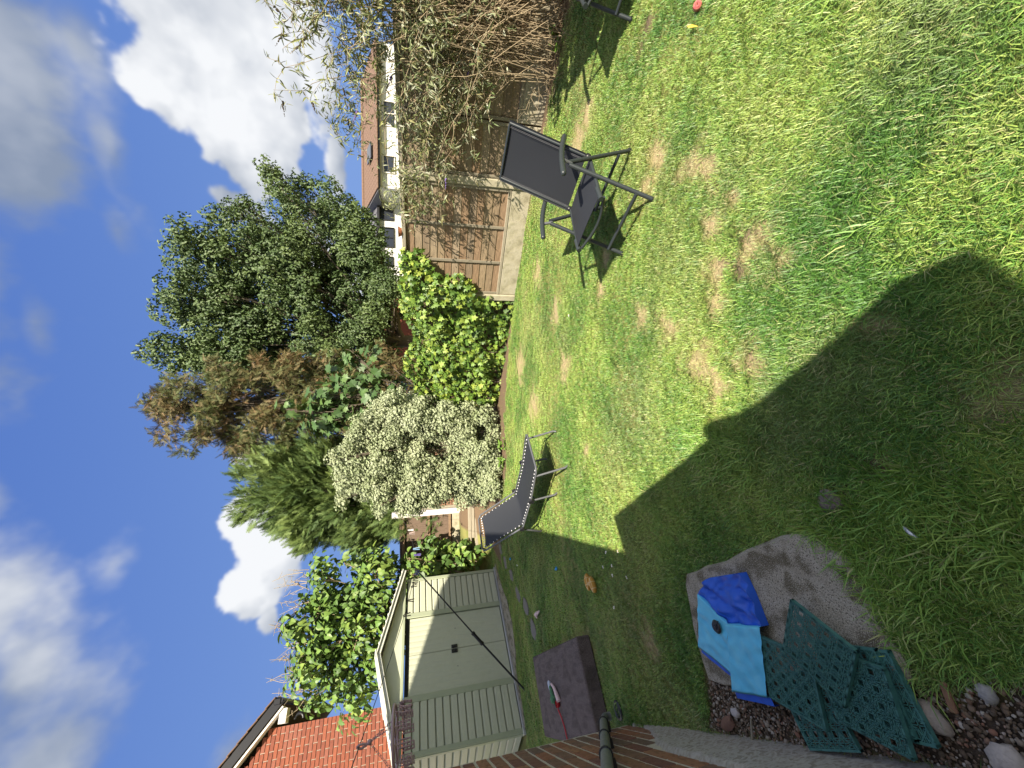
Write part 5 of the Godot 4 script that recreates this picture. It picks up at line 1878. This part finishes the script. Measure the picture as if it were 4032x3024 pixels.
func ribbon(A: Array, B: Array, lift: float, wr: float, seed_: int) -> ArrayMesh:
	# a crumpled sheet between two edges, folded down to the ground at its rim
	var along := func(P: Array, u: float) -> Vector2:
		var t := u * (P.size() - 1)
		var i := mini(int(t), P.size() - 2)
		return P[i].lerp(P[i + 1], t - i)
	var nz := FastNoiseLite.new()
	nz.seed = seed_
	nz.frequency = 6.0
	nz.fractal_octaves = 2
	var mb := MB.new()
	mb.grid(func(u: float, v: float) -> Vector3:
		var p: Vector2 = along.call(A, u).lerp(along.call(B, u), clampf((v - 0.04) / 0.92, 0, 1))
		var y := lift + wr * nz.get_noise_2d(p.x * 2.0, p.y * 1.0) + wr * 0.6 * sin((p.x - p.y) * 40.0) * nz.get_noise_2d(p.x + 5.0, p.y)
		if v < 0.02 or v > 0.98:
			y = 0.037
		return Vector3(p.x, y, p.y), 26, 26)
	return mb.mesh()

func build_small_things() -> void:
	var tm := deck_tile()
	var spots := [
		[-1.405, -1.308, 0.050, -0.85, 0.0, 0.0, "green slotted deck tile lowest in the pile beside the plinth"],
		[-1.147, -1.075, 0.050, 0.547, 0.0, 0.0, "green slotted deck tile peeping out under the pile by the gravel"],
		[-1.158, -1.119, 0.062, 0.484, 0.0, 0.0, "green slotted deck tile with one corner out beside the concrete edge"],
		[-1.330, -1.390, 0.078, 0.23, 0.04, 0.02, "green slotted deck tile against the folded blue pool"],
		[-1.180, -1.103, 0.084, 0.305, -0.02, 0.03, "green slotted deck tile pointing at the gravel corner"],
		[-1.100, -1.243, 0.108, -0.218, 0.02, 0.07, "topmost green slotted deck tile lying across the others"]]
	for s in spots:
		var o := part(self, "deck_tile", tm, M.teal, Transform3D(Basis(Vector3.UP, s[3]) * Basis.from_euler(Vector3(s[4], 0, s[5])), Vector3(s[0], s[2], s[1])))
		tag(o, s[6], "tile", "green deck tiles")
	# folded paddling pool
	var p0 := Vector2(-1.251, -1.961)
	var p1 := Vector2(-1.125, -1.891)
	var p2 := Vector2(-0.983, -1.655)
	var p3 := Vector2(-1.064, -1.592)
	var p4 := Vector2(-1.179, -1.526)
	var p5 := Vector2(-1.49, -1.49)
	var p6 := Vector2(-1.625, -1.701)
	var p7 := Vector2(-1.54, -1.715)
	var p8 := Vector2(-1.563, -1.955)
	var p9 := Vector2(-1.29, -1.735)
	var pool := thing("folded_pool", "folded blue paddling pool lying on the concrete slab", "paddling pool")
	part(pool, "floor_fold", ribbon([p0, p1, p2, p3, p4], [p0 + Vector2(0, 0.002), p0.lerp(p9, 0.6), p9, p9.lerp(p4, 0.5), p4], 0.075, 0.030, 3), M.royal)
	var a := part(pool, "side_wall", ribbon([p0, p9], [p8, p7], 0.088, 0.007, 5), M.sky_blue)
	part(pool, "side_wall", ribbon([p9, p4], [p6, p5], 0.092, 0.006, 6), M.sky_blue)
	part(pool, "rim_band", ribbon([p8.lerp(p0, 0.0), p7], [p8 + Vector2(-0.03, 0.005), p7 + Vector2(-0.03, 0.02)], 0.070, 0.004, 7), M.royal)
	part(pool, "rim_band", ribbon([p6, p5], [p6 + Vector2(-0.028, 0.012), p5 + Vector2(-0.028, 0.022)], 0.072, 0.004, 8), M.royal)
	var mb := MB.new()
	lathe(mb, [[0.0, 0.012], [0.012, 0.012], [0.014, 0.008], [0.026, 0.008], [0.030, 0.003], [0.034, 0.0]], 20)
	var valve := part(pool, "drain_valve", mb.mesh(), M.black, Transform3D(Basis.IDENTITY, Vector3(-1.345, 0.097, -1.80)))
	mb = MB.new()
	mb.tube([Vector3(0.0, 0.012, 0.0), Vector3(0.02, 0.02, 0.02), Vector3(0.045, 0.006, 0.02)], 0.0025, 0.0025, 5)
	part(valve, "cap_strap", mb.mesh(), M.black)
	# checked bone shaped plush
	var chk := Image.create(64, 64, false, Image.FORMAT_RGB8)
	for y in 64:
		for x in 64:
			var q := Color(0.52, 0.26, 0.05) if (x > 3 and y > 3) else Color(0.75, 0.66, 0.45)
			chk.set_pixel(x, y, q.linear_to_srgb())
	var cm := StandardMaterial3D.new()
	cm.albedo_texture = ImageTexture.create_from_image(chk)
	cm.uv1_triplanar = true
	cm.uv1_scale = Vector3.ONE * 17.0
	cm.roughness = 0.95
	mb = MB.new()
	for s in [-1.0, 1.0]:
		mb.blob(Vector3(s * 0.052, 0.036, s * 0.022), Vector3(0.032, 0.034, 0.080), Basis(Vector3.UP, 0.18 * s), 0.1, 3, 16, 12)
	mb.blob(Vector3(0, 0.033, 0), Vector3(0.04, 0.028, 0.026), Basis.IDENTITY, 0.0, 3, 14, 10)
	var o := part(self, "plush_toy", mb.mesh(), cm, Transform3D(Basis(Vector3.UP, -0.9), Vector3(-1.99, 0.012, -3.55)))
	tag(o, "mustard checked butterfly shaped plush toy on the shaded grass", "toy")
	# white and pink chewed toy on the grass
	mb = MB.new()
	mb.tube([Vector3(-0.10, 0.02, 0.02), Vector3(-0.06, 0.028, 0.0), Vector3(0.0, 0.03, 0.005), Vector3(0.06, 0.03, -0.01)], 0.012, 0.03, 9)
	mb.blob(Vector3(0.075, 0.032, -0.01), Vector3(0.038, 0.03, 0.03), Basis.IDENTITY, 0.3, 5, 12, 8)
	mb.blob(Vector3(0.05, 0.035, -0.045), Vector3(0.03, 0.014, 0.016), Basis.IDENTITY, 0.2, 6, 9, 6)
	o = part(self, "rope_toy", mb.mesh(), grained([Color(0.62, 0.42, 0.40), Color(0.75, 0.70, 0.68), Color(0.55, 0.28, 0.27), Color(0.72, 0.68, 0.66)], 0.03, Vector3.ONE * 8.0, 0.95, 0.3, 101), Transform3D(Basis(Vector3.UP, 2.2), Vector3(-3.38, 0.012, -5.44)))
	tag(o, "white and pink chewed toy on the grass by the stepping stones", "toy")
	# red ball launcher on the dark slab
	var l := thing("ball_launcher", "red ball launcher with long thin handle on the dark slab", "toy")
	mb = MB.new()
	var cup := Vector3(-3.69, 0.185, -4.20)
	for j in 6:
		for i in 14:
			var t0 := TAU * i / 14.0
			var t1 := TAU * (i + 1) / 14.0
			var q0 := PI * 0.62 * j / 6.0
			var q1 := PI * 0.62 * (j + 1) / 6.0
			var f := func(t: float, q: float) -> Vector3: return cup + Vector3(sin(q) * cos(t), -cos(q), sin(q) * sin(t)) * 0.036
			mb.face([f.call(t0, q0), f.call(t1, q0), f.call(t1, q1), f.call(t0, q1)])
	var red := plain(lin(0.42, 0.02, 0.025), 0.35)
	part(l, "cup", mb.mesh(), red)
	mb = MB.new()
	mb.tube([cup + Vector3(-0.03, 0.0, 0.03), Vector3(-3.76, 0.17, -4.10), Vector3(-3.80, 0.165, -4.02), Vector3(-3.88, 0.165, -3.92), Vector3(-3.97, 0.17, -3.80)], 0.009, 0.007, 8)
	part(l, "handle", mb.mesh(), red)
	mb = MB.new()
	mb.blob(Vector3(-3.72, 0.19, -4.31), Vector3(0.044, 0.038, 0.042), Basis.IDENTITY, 0.35, 8, 14, 10)
	mb.tube([Vector3(-3.72, 0.19, -4.33), Vector3(-3.70, 0.18, -4.42), Vector3(-3.705, 0.175, -4.48)], 0.024, 0.016, 8)
	o = part(self, "knotted_toy", mb.mesh(), grained([Color(0.02, 0.10, 0.05), Color(0.035, 0.16, 0.08), Color(0.35, 0.5, 0.28)], 0.03, Vector3.ONE * 9.0, 0.95, 0.4, 102))
	tag(o, "dark green knotted toy with pale end beside the red cup", "toy")
	mb = MB.new()
	mb.tube([Vector3(-3.62, 0.18, -4.42), Vector3(-3.60, 0.175, -4.32), Vector3(-3.60, 0.18, -4.24), Vector3(-3.63, 0.175, -4.17)], 0.012, 0.026, 8)
	o = part(self, "soft_toy", mb.mesh(), grained([Color(0.7, 0.62, 0.6), Color(0.72, 0.5, 0.5), Color(0.78, 0.74, 0.72)], 0.03, Vector3.ONE * 7.0, 0.95, 0.3, 103))
	tag(o, "pale pink soft toy lying along the green knotted toy", "toy")
	mb = MB.new()
	mb.blob(Vector3(-3.70, 0.175, -4.50), Vector3(0.05, 0.022, 0.022), Basis(Vector3.UP, 0.6), 0.4, 9, 10, 7)
	o = part(self, "cloth_scrap", mb.mesh(), plain(lin(0.5, 0.56, 0.68), 0.9))
	tag(o, "pale blue scrap of cloth on the dark slab", "cloth")
	# blue bits on the lawn
	for b in [[Vector3(-3.40, 0.02, -7.30), "far blue plastic scrap on the lawn near the shed corner"], [Vector3(-2.36, 0.015, -4.655), "blue plastic scrap on the lawn between lounger and plush toy"]]:
		mb = MB.new()
		mb.tube([Vector3(-0.035, 0.0, 0), Vector3(0.0, 0.012, 0.012), Vector3(0.04, 0.006, 0.0)], 0.008, 0.014, 7)
		mb.blob(Vector3(0.03, 0.006, 0.012), Vector3(0.026, 0.012, 0.02), Basis.IDENTITY, 0.3, 4, 9, 6)
		o = part(self, "plastic_scrap", mb.mesh(), plain(lin(0.04, 0.30, 0.66), 0.5), Transform3D(Basis(Vector3.UP, -0.8), b[0]))
		tag(o, b[1], "scrap", "blue plastic scraps on the lawn")
	# windfall apple with its stalk, and a yellow leaf
	var ap := thing("windfall_apple", "red windfall apple lying in the grass near the picture edge", "apple", Transform3D(Basis.from_euler(Vector3(0.8, 0.3, 0.5)), Vector3(2.226, 0.028, -1.963)).scaled_local(Vector3.ONE * 0.85))
	mb = MB.new()
	lathe(mb, [[0.0, -0.024], [0.012, -0.028], [0.026, -0.018], [0.031, 0.0], [0.027, 0.018], [0.014, 0.026], [0.0, 0.018]], 20)
	part(ap, "flesh", mb.mesh(), grained([Color(0.36, 0.06, 0.08), Color(0.45, 0.11, 0.11), Color(0.48, 0.22, 0.13)], 0.03, Vector3.ONE * 7.0, 0.3, 0.0, 104))
	mb = MB.new()
	mb.tube([Vector3(0, 0.016, 0), Vector3(0.003, 0.036, 0.002)], 0.0016, 0.0014, 5)
	part(ap, "stalk", mb.mesh(), M.bark)
	o = part(self, "fallen_leaf", leaf_fan(outline_of("lance"), 0.5, 0.1), leaf_mat(Color(0.62, 0.48, 0.07)), facing(Vector3(2.16, 0.05, -2.03), Vector3(0.1, 1, 0.4), Vector3(-0.5, 0, 0.8), 0.085))
	tag(o, "narrow yellow fallen leaf in the grass near the apple", "leaf")
	mb = MB.new()
	mb.tube([Vector3(-0.02, 0.02, 0), Vector3(0.0, 0.028, 0.004), Vector3(0.025, 0.022, 0)], 0.008, 0.006, 8)
	o = part(self, "foil_scrap", mb.mesh(), plain(lin(0.5, 0.52, 0.55), 0.2, 0.6), Transform3D(Basis(Vector3.UP, 0.9), Vector3(-0.53, 0.01, -0.97)))
	tag(o, "shiny crumpled scrap caught in the long shaded grass", "scrap")
	# daisies
	var petals := MB.new()
	for k in 12:
		var th := TAU * k / 12.0
		var u := Vector3(cos(th), 0.1, sin(th))
		var w := Vector3(-sin(th), 0, cos(th)) * 0.0022
		petals.face([u * 0.002 - w, u * 0.002 + w, u * 0.010 + w, u * 0.010 - w])
	var pm := petals.mesh()
	var eye := MB.new()
	eye.blob(Vector3(0, 0.001, 0), Vector3(0.0035, 0.002, 0.0035), Basis.IDENTITY, 0, 1, 7, 4)
	var stalk := MB.new()
	stalk.tube([Vector3.ZERO, Vector3(0.003, -0.045, 0.002)], 0.001, 0.001, 4, false)
	var dz := [[-1.53, -3.19], [-1.43, -2.97], [-1.69, -3.25], [-1.60, -3.08], [-1.68, -3.07], [-1.58, -2.83], [-1.95, -3.05], [-3.2, -6.6], [1.7, -3.7], [0.75, -4.0]]
	for k in dz.size():
		var d := thing("daisy", ["small white daisy at the pointed tip of the sunlit grass", "small white daisy just inside the house shadow by the lit tip", "small white daisy closest to the mustard plush toy", "small white daisy in the middle of the shaded daisy patch", "small white daisy next to the middle one in the shaded patch", "small white daisy of the patch closest to the concrete slab", "small white daisy apart from the others towards the dark slab", "small white flower in the turf beside the stepping stones", "small white flower near the garden chair shadow", "small white flower in the sunlit middle lawn"][k], "flower", Transform3D(Basis.from_euler(Vector3(rnd(-0.3, 0.4), rnd(0, 3), 0)).scaled(Vector3.ONE * 1.25), Vector3(dz[k][0], 0.055, dz[k][1])), "daisies in the lawn")
		part(d, "petals", pm, plain(lin(0.78, 0.78, 0.76), 0.8))
		part(d, "flower_eye", eye.mesh(), plain(lin(0.6, 0.4, 0.03), 0.8))
		part(d, "stalk", stalk.mesh(), leaf_mat(Color(0.08, 0.15, 0.03)))

# ------------------------------------------------------------------ grass
func tuft(blades: int, h0: float, h1: float, spread: float, width: float, lean: float) -> ArrayMesh:
	var mb := MB.new()
	for k in blades:
		var th := rnd(0, TAU)
		var base := Vector3(cos(th), 0, sin(th)) * spread * sqrt(rng.randf())
		var dir := Vector3(cos(th + rnd(-1, 1)), 0, sin(th + rnd(-1, 1)))
		var side := Vector3(-dir.z, 0, dir.x)
		var h := rnd(h0, h1)
		var ln := lean * rnd(0.3, 1.3)
		var p0 := base
		var p1 := base + Vector3(0, h * 0.6, 0) + dir * h * ln * 0.35
		var p2 := base + Vector3(0, h * (1.0 - 0.25 * ln), 0) + dir * h * ln * 1.05
		var w := width * rnd(0.7, 1.2)
		var n0 := (dir * -0.7 + Vector3(0, 0.7, 0)).normalized()
		var b := mb.v.size()
		for q in [p0 - side * w, p0 + side * w, p1 - side * w * 0.8, p1 + side * w * 0.8, p2]:
			mb.v.append(q)
			mb.n.append(n0)
		mb.ix.append_array([b, b + 2, b + 1, b + 1, b + 2, b + 3, b + 2, b + 4, b + 3])
	return mb.mesh()

func build_grass() -> void:
	var g := thing("grass", "green mown lawn grass with straw coloured patches", "grass")
	g.set_meta("kind", "stuff")
	var meshes := [tuft(12, 0.010, 0.024, 0.022, 0.0012, 1.1), tuft(11, 0.014, 0.030, 0.024, 0.0014, 1.3), tuft(10, 0.018, 0.038, 0.026, 0.0015, 1.35), tuft(8, 0.034, 0.070, 0.045, 0.0018, 1.1), tuft(16, 0.011, 0.025, 0.045, 0.0022, 1.2)]
	var xfs := [[], [], [], [], []]
	var cols := [[], [], [], [], []]
	var tone := FastNoiseLite.new()
	tone.seed = 21
	tone.frequency = 0.9
	tone.fractal_octaves = 3
	var tall := FastNoiseLite.new()
	tall.seed = 33
	tall.frequency = 1.3
	tall.fractal_octaves = 2
	var boxes := []
	for p in keep_off:
		var lo: Vector2 = p[0]
		var hi: Vector2 = p[0]
		for q in p:
			lo = lo.min(q)
			hi = hi.max(q)
		boxes.append(Rect2(lo, hi - lo))
	var deep := Color(0.062, 0.175, 0.028)
	var fresh := Color(0.165, 0.335, 0.052)
	var lime := Color(0.33, 0.45, 0.090)
	var straw := Color(0.56, 0.47, 0.25)
	var cell := 0.2
	var z := -9.9
	while z < 0.25:
		var x := -6.2
		while x < 7.2:
			var c := Vector2(x + cell / 2.0, z + cell / 2.0)
			var d := c.length()
			var az := rad_to_deg(absf(atan2(c.x, -c.y)))
			if az < 62.0 and d > 0.45:
				var dens := 7500.0 if d < 1.7 else (5600.0 if d < 2.8 else (3000.0 if d < 4.5 else (1300.0 if d < 7.0 else 800.0)))
				var n := int(dens * cell * cell)
				for k in n:
					var px := x + rng.randf() * cell
					var pz := z + rng.randf() * cell
					var P := Vector2(px, pz)
					var skip := false
					for i in keep_off.size():
						if boxes[i].has_point(P) and Geometry2D.is_point_in_polygon(P, keep_off[i]):
							skip = true
							break
					if skip:
						continue
					var st := spot(straw_spots, px, pz)
					var so := spot(soil_spots, px, pz)
					var be := in_bed(px, pz)
					if rng.randf() < so * 0.93 or rng.randf() < be * 0.97 or rng.randf() < st * 0.35:
						continue
					var tn := tone.get_noise_2d(px, pz)
					var th := tall.get_noise_2d(px, pz)
					# long grass round the concrete slab and near the bottom of the lawn
					var edge := 0.0
					if px < -0.3 and pz > -2.3 and pz < -0.6:
						edge = smoothstep(0.55, 0.12, absf((px + 0.62) * 0.8 + (pz + 1.05) * 0.3))
					var lush := clampf(0.04 + th * 0.9 + edge * 0.5 + 0.15 * smoothstep(2.2, 1.0, d) - st, 0.0, 1.0)
					var which := 0 if rng.randf() < 0.5 else 1
					if rng.randf() < maxf(lush * 0.75, 0.5 * smoothstep(2.6, 1.4, d) * (1.0 - st)):
						which = 2
					if rng.randf() < (lush - 0.55) * 0.9:
						which = 3
					if d > 5.0 and which < 3:
						which = 4
					var m := clampf(0.5 + tn * 0.9 + rnd(-0.6, 0.6), 0.0, 1.0)
					var col := deep.lerp(fresh, clampf(m * 2.0, 0, 1)).lerp(lime, clampf(m * 2.0 - 1.0, 0, 1))
					if lush > 0.5:
						col = col.lerp(fresh, 0.5 * (lush - 0.5) * 2.0)
					var dry := clampf(st * 0.85 + (0.6 if rng.randf() < 0.12 else 0.0) + 0.5 * maxf(0.0, tone.get_noise_2d(px * 0.7 + 40.0, pz * 0.7)) , 0.0, 1.0)
					col = col.lerp(straw, dry * rnd(0.4, 1.0))
					var sc := rnd(0.8, 1.25) * (1.0 - 0.35 * st)
					xfs[which].append(Transform3D(Basis(Vector3.UP, rng.randf() * TAU).scaled(Vector3(sc, sc * rnd(0.8, 1.15), sc)), Vector3(px, bank(px, pz) + lawn_noise.get_noise_2d(px * 2.0, pz * 2.0) * 0.016 - 0.004, pz)))
					cols[which].append(col)
			x += cell
		z += cell
	for k in 5:
		many(g, ["short_blades", "mown_blades", "long_blades", "tall_blades", "far_blades"][k], meshes[k], M.grass, xfs[k], cols[k])
	print("grass tufts ", xfs[0].size() + xfs[1].size() + xfs[2].size() + xfs[3].size() + xfs[4].size())
